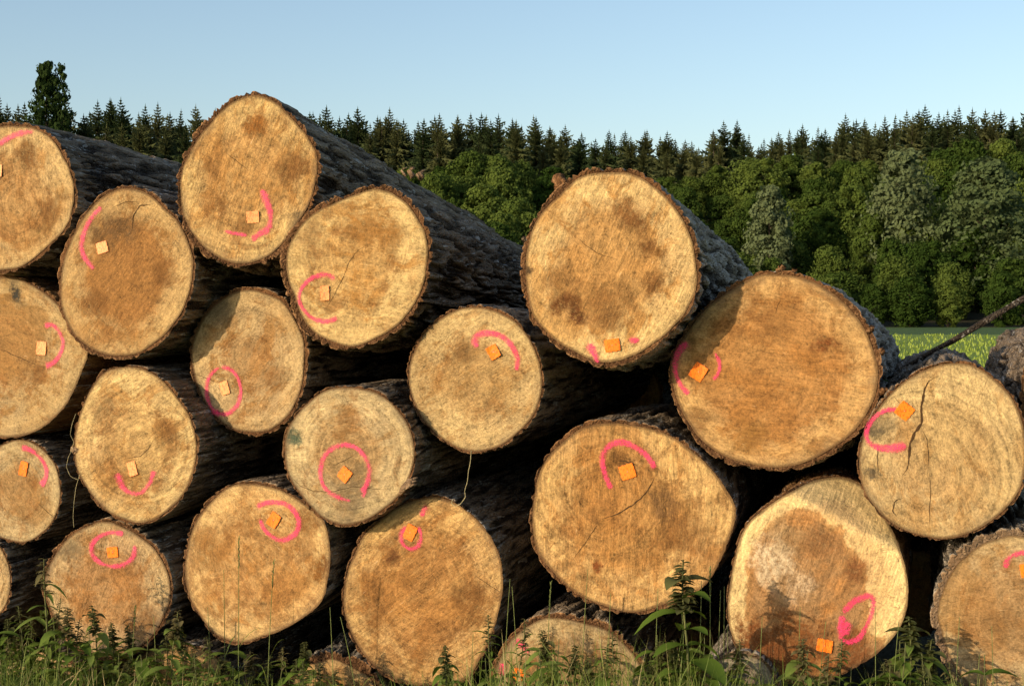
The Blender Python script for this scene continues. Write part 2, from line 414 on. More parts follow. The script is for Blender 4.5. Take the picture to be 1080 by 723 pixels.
    # ---- sawn face
    nr = 26; fr = np.linspace(0, 1, nr + 1)[1:] ** .8
    Vx = [np.array([0.])]; Vz = [np.array([0.])]; ra = [np.array([0.])]
    for f in fr: Vx.append(cth * Rw * f); Vz.append(sth * Rw * f); ra.append(np.full(nth, f))
    vx = np.concatenate(Vx); vz = np.concatenate(Vz); vy = face_h(vx, vz)
    # side wall skirts so that the wood goes in behind the bark
    Vf = np.stack([vx, vy, vz], -1)
    tri = []; a1 = 1 + np.arange(nth); tri = np.stack([np.zeros(nth, int), np.roll(a1, -1), a1, a1 * 0], -1)
    quads = []
    for j in range(nr - 1):
        p0 = 1 + j * nth + np.arange(nth); p1 = p0 + nth
        quads.append(np.stack([p0, np.roll(p0, -1), np.roll(p1, -1), p1], -1))
    quads = np.concatenate(quads)
    faces = [list(map(int, t[:3])) for t in tri] + quads[:, ::1].tolist()
    m_idx = [0] * len(faces); Vl = Vf.tolist(); ral = np.concatenate(ra).tolist()
    # cracks : narrow wedge-shaped ribbons set into the face mesh
    for cr in cracks:
        pl = cr[0]; wpx = cr[1]
        P2 = np.array([loc(*p) for p in pl]); seg = np.hypot(*np.diff(P2, axis=0).T); s = np.concatenate([[0], np.cumsum(seg)])
        n = max(8, int(s[-1] / .006)); t = np.linspace(0, s[-1], n)
        px_ = np.interp(t, s, P2[:, 0]); pz_ = np.interp(t, s, P2[:, 1])
        px_ += (fbm(np.stack([t * 60, t * 0, t * 0 + seed], -1), 3, 2) - .5) * .004; pz_ += (fbm(np.stack([t * 60, t * 0 + 5, t * 0 + seed], -1), 4, 2) - .5) * .004
        gx, gz = np.gradient(px_), np.gradient(pz_); g = np.hypot(gx, gz) + 1e-9; nxn, nzn = -gz / g, gx / g
        w = wpx * pxm * (.19 if wpx < 2 else .25) * np.clip(np.minimum(t, s[-1] - t) / (s[-1] * .25), .15, 1) * (.6 + .8 * vnoise(np.stack([t * 90, t * 0, t * 0], -1), seed))
        b0 = len(Vl)
        for i in range(n):
            for sgn in (-1, 1):
                xx = px_[i] + nxn[i] * w[i] * sgn; zz = pz_[i] + nzn[i] * w[i] * sgn
                Vl.append([xx, float(face_h(np.array([xx]), np.array([zz]))[0]) - .0012, zz]); ral.append(.5)
        for i in range(n - 1):
            q0 = b0 + 2 * i; faces.append([q0, q0 + 1, q0 + 3, q0 + 2]); m_idx.append(1)
    Pd = dict(seed=seed, base=TAN, base2=PALE, heart=ORG, hr=.6, ha=.35, band=.7, cl=1., sap=.55, stain=ORST, bt=.55, ba=.6, ring=.62, saw=1.3, sawa=.45, grime=.6, pith=(0, 0))
    vr = np.random.default_rng(seed * 17); Pd.update(sap=.10 + .40 * vr.random(), val=.76 + .08 * vr.random(), cl=.8 + .3 * vr.random())
    Pd.update(P or {})
    if key != 'T': Pd['ha'] = min(1, Pd['ha'] * 1.5); Pd['heart'] = tuple(x * y_ for x, y_ in zip(Pd['heart'], (.90, .80, .68)))
    Pd['base'] = tuple(x * y_ for x, y_ in zip(Pd['base'], (1., .98, .88)))
    if 'pithpx' in Pd: Pd['pith'] = loc(*Pd['pithpx'])
    Pd['spots'] = [(*loc(sx_, sy_), sr_ * 1.25 * pxm, min(1, st_ * 1.5), tuple(x * .72 for x in co_)) for (sx_, sy_, sr_, st_, co_) in Pd.get('spotspx', [])]
    hatt = np.zeros(len(Vl))
    if Pd.get('heartpoly'):
        hp = np.array([loc(*p) for p in Pd['heartpoly']]); Q2 = np.array(Vl)[:, [0, 2]]
        dmin = np.full(len(Q2), 9.); ins_ = np.zeros(len(Q2), bool)
        for a_, b_ in zip(hp, np.roll(hp, -1, 0)):
            ab = b_ - a_; t_ = np.clip(((Q2 - a_) @ ab) / (ab @ ab), 0, 1); dmin = np.minimum(dmin, np.hypot(*(Q2 - a_ - t_[:, None] * ab).T))
            cnd = ((a_[1] > Q2[:, 1]) != (b_[1] > Q2[:, 1])) & (Q2[:, 0] < (b_[0] - a_[0]) * (Q2[:, 1] - a_[1]) / (b_[1] - a_[1] + 1e-12) + a_[0]); ins_ ^= cnd
        hatt = np.where(ins_, dmin, -dmin)
    wm = wood_mat('sawn_wood_face', None, Pd)
    obj('sawn_face', mesh_np('sawn_face', Vl, faces, [wm, M_crack], True, m_idx, {'rr': ral, 'heart': hatt}), root)
    # ---- paint strokes
    if strokes:
        for st in strokes:
            PV = []; PF = []; PE = []
            pl = np.array([(p[0], p[1]) for p in st], float); wd = np.array([p[2] for p in st], float)
            P2 = np.array([loc(*p) for p in pl]); seg = np.hypot(*np.diff(P2, axis=0).T); s = np.concatenate([[0], np.cumsum(seg)])
            n = max(10, int(s[-1] / .005)); t = np.linspace(0, s[-1], n)
            # smooth the polyline
            def sm(v):
                u = np.interp(t, s, v); kz = max(1, int(.022 / (s[-1] / n)))
                up = np.pad(u, kz, mode='edge'); ker = np.ones(2 * kz + 1) / (2 * kz + 1); w_ = np.convolve(up, ker, 'valid'); w_[0] = u[0]; w_[-1] = u[-1]; return w_
            X2 = sm(P2[:, 0]); Z2 = sm(P2[:, 1]); w = np.interp(t, s, wd) * pxm * .5 * 1.45
            gx, gz = np.gradient(X2), np.gradient(Z2); g = np.hypot(gx, gz) + 1e-9; nxn, nzn = -gz / g, gx / g
            b0 = len(PV); mcols = 7
            endf = np.clip(np.minimum(t, s[-1] - t) / .012, 0, 1) * (.62 + .7 * vnoise(np.stack([t * 22, t * 0, t * 0 + seed], -1), seed))
            for i in range(n):
                for j in range(mcols):
                    v = -1 + 2 * j / (mcols - 1)
                    xx = X2[i] + nxn[i] * w[i] * v; zz = Z2[i] + nzn[i] * w[i] * v
                    PV.append([xx, 0, zz]); PE.append((1 - abs(v)) * 1.25 * endf[i])
            for i in range(n - 1):
                for j in range(mcols - 1):
                    q0 = b0 + i * mcols + j; PF.append([q0, q0 + 1, q0 + mcols + 1, q0 + mcols])
            PV = np.array(PV); PV[:, 1] = face_h(PV[:, 0], PV[:, 2]) - .0025 - .0004 * rng.random()
            obj('paint_mark', mesh_np('paint_mark', PV, PF, M_paint, True, None, {'edge': PE}), root)
    # ---- plastic number tags
    for (tx_, ty_, tw, tht, rot, pale) in tags:
        lx, lz = loc(tx_, ty_); w = tw * pxm / 2; hgt = tht * pxm / 2; r = R(rot)
        ol = []
        for (sx_, sz_) in ((-1, -1), (1, -1), (1, 1), (-1, 1)): ol.append((sx_ * w, sz_ * hgt))
        pts2 = []
        for i in range(4):
            p, q_ = np.array(ol[i]), np.array(ol[(i + 1) % 4])
            for f in (.04, .3, .37, .44, .62, .69, .76, .96):
                o_ = p + (q_ - p) * f; nn = np.array([(q_ - p)[1], -(q_ - p)[0]]); nn = nn / np.linalg.norm(nn)
                d_ = {.37: .0018, .69: .0018}.get(f, 0.)
                if f in (.1, .92): d_ = -.0008
                pts2.append(o_ + nn * d_)
        pts2 = np.array(pts2); ca, sa = math.cos(r), math.sin(r)
        pts2 = np.stack([pts2[:, 0] * ca - pts2[:, 1] * sa, pts2[:, 0] * sa + pts2[:, 1] * ca], -1)
        hh = float(face_h(np.array([lx]), np.array([lz]))[0]); n = len(pts2)
        tv = []; warp = .004 * (rng.random() - .3); tk = rng.normal(0, .08, 2)
        for lay, (yo_, scl) in enumerate(((-.0012, 1), (-.0042, 1), (-.0047, .96), (-.0047, .60), (-.0046, .55))):
            for p in pts2:
                px2 = p * scl; tv.append([lx + px2[0], hh + tx * px2[0] + tz * px2[1] + yo_ - warp * (abs(px2[0]) / w) ** 2 + tk[0] * px2[0] * .5 + tk[1] * px2[1] * .5, lz + px2[1]])
        tf = []
        for l_ in range(4):
            for i in range(n):
                j = (i + 1) % n; tf.append([l_ * n + i, l_ * n + j, (l_ + 1) * n + j, (l_ + 1) * n + i])
        tf.append([4 * n + i for i in range(n)])
        tg = obj('tag', mesh_np('tag', tv, tf, M_tagpale if pale else M_tag, False), root)
        ns = 8; nv = []; rn = .0016
        for yo_, sc_ in ((-.005, 1), (-.0080, 1), (-.0084, .5)):
            for i in range(ns): nv.append([lx + math.cos(i * math.tau / ns) * rn * sc_, hh + yo_ + .002, lz + math.sin(i * math.tau / ns) * rn * sc_])
        nf = [[l_ * ns + i, l_ * ns + (i + 1) % ns, (l_ + 1) * ns + (i + 1) % ns, (l_ + 1) * ns + i] for l_ in range(2) for i in range(ns)] + [[2 * ns + i for i in range(ns)]]
        obj('nail', mesh_np('nail', nv, nf, M_nail, True), tg)
    g = Log(); g.root = root; g.C = C; g.X = X; g.Y = Y; g.Z = Z; g.loc = loc; g.R = rm; g.h = face_h; g.Rw = Rw; g.L = L
    LOGS[key] = g
    return g

def ringpts(cx, cy, rx, ry, w, a0=0, a1=360, n=26, rot=0):
    out = []
    for i in range(n + 1):
        t = R(a0 + (a1 - a0) * i / n)
        out.append((cx + rx * math.cos(t), cy + ry * math.sin(t), w * (.75 + .5 * abs(math.sin(t * 1.3 + cx)))))
    return out

exec_logs = True
make_log('A', 'tan log leftmost in the top row, cut by the picture edge, with a pink dash',
    [(25,130),(43,135),(60,148),(72,167),(80,193),(80,217),(72,240),(57,257),(40,273),(20,285),(0,288),(-24,283),(-45,262),(-56,215),(-50,170),(-27,142),(0,131)],
    dz=-.03, vp=(900,370), hi=True, taper=.93, bark=.016, furrow=.010, P=dict(base=(.56,.39,.20), base2=(.50,.34,.16), heart=(.46,.28,.12), hr=.55, ha=.4, saw=1.7, pithpx=(20,215), spotspx=[(28,165,12,.6,ORST),(55,225,14,.5,ORST)]),
    strokes=[[(-10,157,6),(2,150,7),(12,144,7),(24,140,7),(37,139,6)]], tags=[(-1,180,8,13,0,1)])
make_log('B', 'brown-faced log, pink arc open to its tag, below the leftmost top log',
    [(133,195),(110,203),(90,223),(77,243),(66,267),(61,300),(63,325),(70,345),(83,362),(100,374),(120,378),(140,377),(160,368),(180,350),(195,328),(204,300),(206,275),(200,250),(190,232),(178,220),(160,203),(147,197)],
    dz=-.03, P=dict(base=(.46,.31,.15), base2=(.42,.27,.12), heart=(.36,.20,.075), hr=.66, ha=.65, saw=.9, ring=.35, pithpx=(150,275), spotspx=[(120,240,22,.7,(.20,.11,.045)),(100,320,14,.6,ORST),(175,290,14,.45,ORST)]),
    strokes=[[(108,217,6),(98,227,6),(91,240,6),(86,254,7),(86,264,6),(91,275,6),(101,285,5)]], tags=[(108,261,13,12,15,1)],
    cracks=[([(162,215),(148,217),(141,228),(139,243)],2.),([(118,219),(134,213),(148,213)],1.3)])
make_log('C', 'big golden log, highest in the stack, its top against the sky',
    [(267,97),(247,103),(220,125),(200,150),(188,183),(187,210),(193,237),(207,260),(227,275),(253,282),(280,277),(303,257),(320,233),(335,200),(338,167),(325,140),(307,120),(287,103)],
    dz=-.02, vp=(900,430), hi=True, taper=.82, bark=.018, furrow=.012, nth=280, tilt=(.10,.03), L=3.2,
    P=dict(base=(.62,.43,.20), base2=(.56,.36,.15), heart=(.52,.31,.12), hr=.72, ha=.35, band=.45, saw=1.25, sawa=.6, grime=.75, pithpx=(263,180), spotspx=[(268,134,11,.9,(.36,.15,.035)),(225,218,10,.8,(.36,.17,.05)),(255,238,12,.5,ORST),(312,178,15,.6,ORST),(222,178,9,.4,ORST),(318,232,12,.7,(.16,.12,.07))]),
    strokes=[[(276,198,5),(279,208,9),(285,222,6),(286,234,5),(284,241,8),(279,244,9),(272,248,5),(265,254,7)],[(263,249,3),(254,247,4),(245,246,4),(236,243,3)]], tags=[(267,229,13,12,4,1)],
    cracks=[([(240,162),(250,170),(262,180)],1.4)])
make_log('E', 'golden log touching the highest left log, small pale tag inside a pink C shape',
    [(400,195),(373,202),(340,215),(317,233),(300,257),(298,287),(307,317),(323,350),(343,363),(370,368),(397,360),(423,345),(443,320),(453,287),(455,260),(446,230),(427,207)],
    dz=-.06, vp=(905,385), hi=True, taper=.88, bark=.018, furrow=.012, nth=280, tilt=(.10,0.02),
    P=dict(base=(.63,.45,.22), base2=(.60,.40,.17), heart=(.55,.33,.12), hr=.6, ha=.25, saw=-.15, sawa=.5, grime=.4, pithpx=(388,262), spotspx=[(385,235,24,.55,(.45,.22,.06)),(410,250,18,.5,(.45,.22,.06)),(330,250,14,.4,ORST)]),
    strokes=[[(355,296,7),(348,290,6),(340,289,6),(328,293,5),(319,302,4),(315,313,4),(318,323,4),(326,334,4),(338,339,5),(349,339,5),(357,334,6)]], tags=[(343,309,9,15,4,1)],
    cracks=[([(390,257),(378,263),(369,275),(362,292),(354,308),(343,328)],1.3)])
make_log('D', 'pale round log below the highest log, closed pink ring near its lower left edge',
    [(248,305),(230,315),(207,343),(200,370),(203,397),(213,423),(233,447),(257,458),(283,457),(303,443),(317,420),(324,387),(324,360),(314,337),(297,313),(277,305)],
    dz=.14, P=dict(base=(.50,.36,.20), base2=(.44,.31,.16), heart=(.40,.25,.12), hr=.45, ha=.3, saw=.7, sawa=.3, pithpx=(268,375), spotspx=[(292,395,14,.45,ORST),(232,330,14,.5,GYST)]),
    strokes=[ringpts(236,412,18.5,25,4.5,-100,262),[(222,428,6),(228,436,8),(236,437,5)]], tags=[(237,409,10,14,18,1)],
    cracks=[([(201,392),(218,399),(232,404)],1.2),([(206,375),(222,372)],1.)])
make_log('F', 'pale log with a curled pink hook over its tag, below left of the spotted log',
    [(493,322),(467,332),(447,350),(434,373),(430,400),(432,415),(443,440),(467,465),(493,477),(520,475),(547,458),(565,437),(573,407),(571,387),(562,360),(545,338),(520,325)],
    dz=.05, bark=.009, P=dict(base=(.55,.40,.21), base2=(.50,.35,.17), heart=(.46,.31,.14), hr=.55, ha=.4, band=.5, saw=.5, sawa=.3, ring=.4, pithpx=(505,408), spotspx=[(487,372,14,.6,(.38,.21,.08))]),
    strokes=[[(507,367,6),(500,362,9),(501,354,7),(510,351,7),(520,351,6),(530,354,6),(539,362,6),(545,373,6),(547,382,6),(543,392,5)]], tags=[(521,371,12,14,30,0)])
make_log('G', 'grey-tan log with clear growth rings and a wide pink ring around its orange tag',
    [(370,407),(343,410),(320,427),(303,450),(299,477),(304,503),(320,527),(340,547),(360,555),(383,551),(407,537),(427,517),(436,493),(438,467),(428,440),(410,420),(390,410)],
    dz=-.05, bark=.008, P=dict(base=(.50,.38,.22), base2=(.44,.33,.18), heart=(.40,.27,.13), hr=.55, ha=.45, band=.3, saw=.2, sawa=.2, ring=.75, grime=.9, pithpx=(366,478), spotspx=[(372,525,26,.5,(.20,.15,.09)),(310,460,9,.7,(.12,.16,.10))]),
    strokes=[ringpts(364,497,26,28.5,5.5,95,412),[(387,508,4),(386,518,5),(382,526,5)],[(352,522,4),(362,526,4),(372,528,3)]], tags=[(364,500,13,14,-38,0)],
    cracks=[([(305,500),(317,512),(332,518),(352,518),(372,513),(392,515),(412,516)],1.6),([(350,492),(362,486),(376,478)],1.)])
make_log('H', 'grey-tan log cut off at the left edge, pink arc right of its tag',
    [(0,290),(20,293),(43,304),(64,322),(78,344),(93,368),(86,392),(72,423),(37,455),(2,462),(-30,450),(-50,420),(-60,375),(-52,330),(-30,300)],
    dz=.05, bark=.008, bm=M_barkor, thin=(-30,50), P=dict(base=(.47,.33,.17), base2=(.43,.31,.16), heart=(.40,.24,.10), hr=.5, ha=.35, saw=-.35, sawa=.4, grime=.8, pithpx=(5,370), spotspx=[(15,307,11,.85,(.05,.05,.045)),(40,395,9,.5,ORST)]),
    strokes=[[(46,344,7),(55,341,5),(64,350,5),(68,362,5),(64,376,5),(55,384,6),(46,386,8)]], tags=[(44,367,11,14,-4,1)],
    cracks=[([(-20,362),(0,368),(22,377),(43,387)],1.6)])
make_log('I', 'yellow-tan log with a pink smile-shaped arc under its tag, straw on its left knob',
    [(133,385),(110,390),(97,407),(85,427),(79,450),(77,472),(80,493),(88,510),(107,535),(127,548),(150,553),(173,543),(193,523),(206,496),(210,473),(203,443),(190,420),(173,400),(153,388)],
    dz=-.02, bark=.009, P=dict(base=(.58,.42,.21), base2=(.52,.35,.16), heart=(.50,.32,.13), hr=.6, ha=.3, saw=.55, sawa=.6, pithpx=(146,468), spotspx=[(110,435,18,.5,(.38,.22,.09)),(175,455,14,.4,ORST)]),
    strokes=[[(124,496,9),(126,506,10),(130,515,7),(140,521,5),(149,520,5),(157,511,6),(161,502,6),(162,494,7)]], tags=[(140,494,10,15,17,1)],
    cracks=[([(163,462),(157,472),(148,481),(138,482),(128,485)],1.5)])
make_log('J', 'small pale grey log cut off at the left edge, pink arc at its top right',
    [(0,468),(23,462),(43,470),(57,487),(64,507),(65,520),(60,543),(45,563),(27,573),(7,570),(-12,561),(-28,543),(-34,515),(-26,487)],
    dz=.06, bark=.007, P=dict(base=(.47,.36,.21), base2=(.42,.31,.17), heart=(.38,.26,.13), hr=.5, ha=.35, ring=.6, saw=2.2, sawa=.25, pithpx=(20,515)),
    strokes=[[(21,471,8),(31,473,5),(41,480,5),(48,490,5),(50,501,5),(46,509,7),(43,513,8)]], tags=[(25,494,9,15,-12,0)],
    cracks=[([(40,530),(50,540),(58,546)],1.4)])
make_log('K', 'grey-tan low log behind dense weeds, weed shadows below its pink-ringed orange tag',
    [(113,547),(90,553),(67,568),(52,590),(45,616),(50,643),(67,670),(90,690),(120,696),(147,686),(168,666),(180,640),(181,613),(172,586),(153,566),(133,553)],
    dz=.02, bark=.015, P=dict(base=(.48,.35,.20), base2=(.44,.29,.15), heart=(.42,.23,.09), hr=.6, ha=.4, saw=1.2, sawa=.25, grime=1., pithpx=(112,625), spotspx=[(75,580,14,.5,GYST),(150,655,16,.5,ORST)]),
    strokes=[ringpts(120,579,23.5,18,5,-20,300)], tags=[(119,582,13,11,8,0)])
make_log('L', 'dark sliver of a log at the extreme left edge, half behind weeds',
    [(0,573),(7,586),(12,606),(10,630),(3,646),(-12,660),(-35,666),(-60,655),(-78,628),(-78,596),(-60,572),(-35,562),(-12,564)],
    dz=.03, bark=.010, P=dict(base=(.46,.33,.18), base2=(.42,.29,.15)))
make_log('M', 'orange-tan low log with a wide bare face, pink open ring at its upper middle',
    [(267,508),(247,509),(227,521),(207,545),(197,570),(193,603),(197,626),(210,650),(230,673),(248,679),(283,670),(317,653),(340,633),(347,606),(348,573),(340,546),(317,526),(293,513)],
    dz=.03, bark=.011, thin=(-20,50), P=dict(base=(.60,.41,.20), base2=(.52,.33,.14), heart=(.48,.28,.11), hr=.6, ha=.3, bt=.5, saw=2.4, sawa=.3, pithpx=(272,585), spotspx=[(222,580,18,.5,(.40,.20,.06)),(335,600,16,.75,(.32,.14,.035)),(322,545,16,.6,(.34,.16,.05))]),
    strokes=[[(270,537,7),(275,531,6),(286,529,5),(300,530,5),(310,537,6),(316,549,6),(314,560,6),(305,568,6),(296,570,6),(285,565,5),(278,557,5),(274,546,5)]], tags=[(289,548,12,15,-32,0)])
make_log('N', 'big orange-tan low log, its tag in a small smudged pink ring beside a dash',
    [(442,524),(418,533),(398,549),(383,561),(371,585),(363,612),(361,638),(368,665),(386,695),(413,716),(438,724),(466,724),(495,716),(510,692),(525,650),(531,618),(527,585),(517,564),(496,541),(478,528),(460,522)],
    dz=.06, bark=.010, thin=(20,40), P=dict(base=(.54,.35,.155), base2=(.49,.30,.125), heart=(.45,.25,.09), hr=.7, ha=.4, saw=.65, sawa=.55, bt=.5, pithpx=(450,615), spotspx=[(413,588,8,.9,(.20,.085,.03)),(500,640,20,.6,ORST),(390,640,22,.5,ORST)]),
    strokes=[ringpts(434,566,11,13,5,-60,250),[(443,546,5),(447,538,7),(452,532,8)]], tags=[(433,561,12,16,-25,0)],
    cracks=[([(498,604),(515,616),(532,626)],1.2)])
make_log('O', 'low grey log behind grass, thick scalloped bark, pink dashes round its tag at its left',
    [(516,714),(528,686),(541,667),(562,652),(583,647),(611,650),(640,658),(663,676),(678,696),(688,716),(684,745),(665,772),(635,788),(600,794),(560,788),(530,768),(516,740)],
    dz=.08, bark=.018, furrow=.012, P=dict(base=(.44,.33,.18), base2=(.36,.26,.14), heart=(.34,.22,.10), hr=.6, ha=.4, saw=1.8, sawa=.4, grime=1., pithpx=(600,720)),
    strokes=[[(542,675,8),(550,678,8),(555,683,7),(559,690,6)],[(532,697,8),(529,704,7),(530,716,5)],[(556,716,7),(562,722,7)]], tags=[(547,711,11,13,-10,0)])
make_log('P', 'very large golden-orange log with a pink arch over its tag and a long thin crack',
    [(641,443),(617,446),(593,462),(572,487),(562,519),(559,552),(564,580),(581,604),(605,627),(641,643),(670,647),(702,640),(735,625),(757,597),(769,568),(776,535),(763,511),(740,483),(714,460),(676,447)],
    dz=.0, bark=.012, furrow=.010, thin=(-5,42), tilt=(.05,0), P=dict(base=(.58,.38,.17), base2=(.53,.32,.13), heart=(.46,.25,.085), hr=.62, ha=.5, saw=1.52, sawa=.65, bt=.52, grime=.35, pithpx=(632,520), spotspx=[(700,535,18,.6,(.22,.12,.05)),(627,598,6,.9,(.30,.10,.03)),(725,560,26,.4,ORST),(650,485,10,.5,DKST)]),
    strokes=[[(646,517,6),(640,506,6),(636,492,6),(635,480,7),(641,470,7),(653,465,7),(667,469,6),(679,477,6),(688,487,6),(691,496,6)]], tags=[(662,497,16,15,20,0)],
    cracks=[([(692,500),(683,518),(668,532),(650,542),(633,548)],2.4),([(633,548),(622,566),(604,590)],1.3),([(647,485),(660,486),(673,490)],2.2)])
make_log('Q', 'large golden log topping the right half, dark brown spots on its face',
    [(647,178),(614,181),(596,193),(577,212),(559,241),(550,275),(552,308),(561,338),(581,360),(610,378),(636,387),(668,379),(700,357),(725,330),(738,301),(737,267),(726,234),(708,208),(688,190),(670,180)],
    dz=-.12, vp=(930,400), hi=True, taper=.78, bark=.016, furrow=.010, nth=280, tilt=(.10,0), bm=M_barkpale, L=4.3,
    P=dict(base=(.64,.45,.22), base2=(.60,.40,.18), heart=(.52,.32,.13), hr=.64, ha=.55, band=.4, saw=1.15, sawa=.6, bt=.6, ring=.5, grime=.3, pithpx=(632,268),
      spotspx=[(672,236,15,.9,(.24,.11,.035)),(682,262,10,.8,(.24,.11,.035)),(597,318,14,.95,(.20,.08,.025)),(607,334,9,.9,(.16,.06,.02)),(696,268,7,.7,(.24,.11,.03)),(640,320,24,.5,ORST),(690,300,12,.7,(.28,.13,.04)),(660,222,12,.6,(.30,.14,.045)),(585,300,12,.5,(.30,.15,.05)),(555,285,7,.9,(.10,.06,.03))]),
    strokes=[[(619,361,9),(624,367,8),(629,376,6),(631,385,5)],[(669,353,9),(669,358,10),(669,364,9)]], tags=[(646,364,16,13,9,0)],
    cracks=[([(608,250),(618,259),(632,268),(651,273)],1.5)])
make_log('R', 'broad brown-orange log below right of the spotted log, its left part in shade',
    [(810,285),(777,297),(747,319),(722,349),(707,378),(706,400),(712,425),(724,448),(740,470),(763,486),(800,494),(837,495),(867,484),(897,464),(920,433),(930,397),(924,363),(909,333),(882,307),(853,292),(823,285)],
    dz=.08, vp=(1000,390), hi=True, taper=.93, bulge=.04, bark=.016, furrow=.009, nth=280, bm=M_barkpale,
    P=dict(base=(.53,.33,.145), base2=(.48,.29,.12), heart=(.45,.24,.085), hr=.75, ha=.45, saw=-.12, sawa=.5, bt=.52, grime=.8, pithpx=(800,395), spotspx=[(868,366,10,.9,(.28,.10,.03)),(790,460,16,.6,(.36,.18,.05)),(735,440,14,.5,ORST),(820,340,24,.3,ORST)]),
    strokes=[[(728,360,9),(718,367,8),(713,378,8),(712,390,6),(716,403,5),(722,411,6),(728,417,6)],[(752,370,3),(758,377,4),(760,386,4),(757,396,5),(751,402,6)]], tags=[(737,392,15,17,-33,0)],
    cracks=[([(818,333),(820,322),(824,314)],1.2)])
make_log('S', 'pale log at right with a long dark S-shaped crack and a pink hook',
    [(1003,381),(980,386),(953,401),(933,419),(917,443),(907,467),(905,497),(911,520),(923,537),(942,554),(975,567),(1002,569),(1032,559),(1059,540),(1078,514),(1083,490),(1080,445),(1065,412),(1042,392),(1022,382)],
    dz=-.02, bark=.008, hi=True, taper=.95, L=3.4, tilt=(.02,0), P=dict(base=(.55,.40,.21), base2=(.51,.36,.18), heart=(.49,.33,.15), hr=.6, ha=.25, band=.2, saw=1.9, sawa=.35, ring=.6, bt=.62, pithpx=(975,500), spotspx=[(924,455,9,.7,(.22,.17,.10)),(922,500,7,.6,(.15,.12,.08)),(930,445,14,.4,GYST)]),
    strokes=[[(950,432,6),(938,431,6),(926,436,5),(917,446,5),(913,457,5),(915,466,6),(924,472,7),(938,473,8),(950,471,10),(958,468,10)]], tags=[(954,433,16,16,-38,0)],
    cracks=[([(990,396),(979,401),(974,413),(972,430),(972,446),(965,456),(960,468),(959,480),(957,494),(951,501)],4.6),([(971,449),(977,462),(979,478),(980,494)],1.8),([(980,494),(981,520),(980,557)],1.4),([(942,417),(949,425)],1.2),([(946,545),(941,538),(943,529),(952,524)],2.2),([(926,466),(925,482),(926,500)],1.8)])
make_log('T', 'low log with rust-brown heart, bright pale sapwood and a pink loop at lower right',
    [(856,509),(827,520),(804,536),(785,554),(775,581),(769,611),(766,641),(770,668),(784,690),(804,708),(834,720),(874,716),(908,700),(935,680),(952,656),(958,628),(955,598),(945,570),(928,545),(908,521),(884,509)],
    dz=-.02, bark=.006, furrow=.006, bm=M_barkor, thin=(10,60), bevel=(.45,.89,.222,2.0),
    P=dict(base=(.70,.50,.26), base2=(.66,.45,.22), heart=(.42,.19,.055), heart2=(.34,.20,.09), hr=.80, ha=0., band=.0, cl=.12, sap=.6, heartpoly=[(787,600),(795,570),(815,548),(840,538),(866,541),(886,556),(903,582),(914,610),(918,640),(914,668),(935,672),(930,700),(900,730),(840,740),(800,730),(792,690),(788,650)], saw=1.25, sawa=.6, bt=.62, ba=.6, val=.88, grime=.1, stain=(.36,.16,.045), pithpx=(846,590),
      spotspx=[(812,590,22,.7,(.80,.62,.40)),(842,622,20,.6,(.72,.52,.32)),(862,572,20,.7,(.36,.18,.07)),(905,600,14,.7,(.26,.11,.04)),(840,690,50,.75,(.25,.095,.028)),(800,690,24,.7,(.24,.085,.025)),(900,690,22,.6,(.24,.085,.025)),(830,560,20,.4,(.5,.34,.17))]),
    strokes=[[(889,648,6),(895,638,7),(903,632,7),(913,628,7),(920,626,6),(922,635,5),(919,648,5),(914,660,5),(908,671,6),(899,677,6),(889,677,6),(886,668,8),(887,656,7),(890,647,7)],[(889,652,11),(892,660,13),(888,670,10)]], tags=[(870,680,16,13,-8,0)],
    cracks=[])
make_log('U', 'grey-tan log at the bottom right corner with thick pale crusty bark',
    [(1078,558),(1055,560),(1036,564),(1016,576),(999,595),(989,620),(983,648),(987,676),(1000,704),(1018,725),(1045,742),(1078,748),(1112,738),(1140,712),(1156,680),(1160,645),(1148,605),(1125,575),(1100,561)],
    dz=.0, bark=.024, furrow=.014, bm=M_barkpale, cm=M_barkcutpale, P=dict(base=(.47,.34,.19), base2=(.43,.31,.165), heart=(.39,.25,.12), hr=.6, ha=.4, band=.7, ring=.5, saw=.2, sawa=.25, bt=.6, grime=.3, pithpx=(1085,650), spotspx=[(1060,650,20,.35,ORST)]),
    strokes=[[(1061,601,6),(1060,594,7),(1064,587,6),(1072,583,6),(1084,582,5),(1094,588,5)]], tags=[(1083,601,13,14,10,0)])
make_log('V', 'rough-barked log leaning in from the right edge above the cracked pale log',
    [(1079,392),(1076,415),(1080,440),(1091,468),(1109,488),(1135,500),(1163,503),(1195,494),(1219,472),(1233,440),(1233,405),(1221,372),(1197,350),(1163,340),(1128,346),(1097,362)],
    dz=.10, bark=.013, furrow=.008, hi=True, cm=M_barkcut, P=dict(base=(.50,.36,.20)))
make_log('W', 'low log under the bottom left logs, mostly hidden by weeds, brown cut face',
    [(128,705),(150,686),(180,678),(212,682),(236,698),(246,722),(242,755),(222,780),(190,790),(158,784),(134,765),(123,735)],
    dz=.10, bark=.012, P=dict(base=(.48,.31,.14), base2=(.42,.27,.12), grime=.8))
make_log('X', 'low log with rough flaky bark in the shadow between the two big orange-tan logs',
    [(300,716),(318,698),(342,688),(368,692),(392,706),(404,730),(404,762),(388,786),(360,796),(330,794),(306,776),(296,745)],
    dz=.12, bark=.030, furrow=.016, hi=True, bm=M_barkpale, P=dict(base=(.52,.34,.16), base2=(.46,.30,.13)))
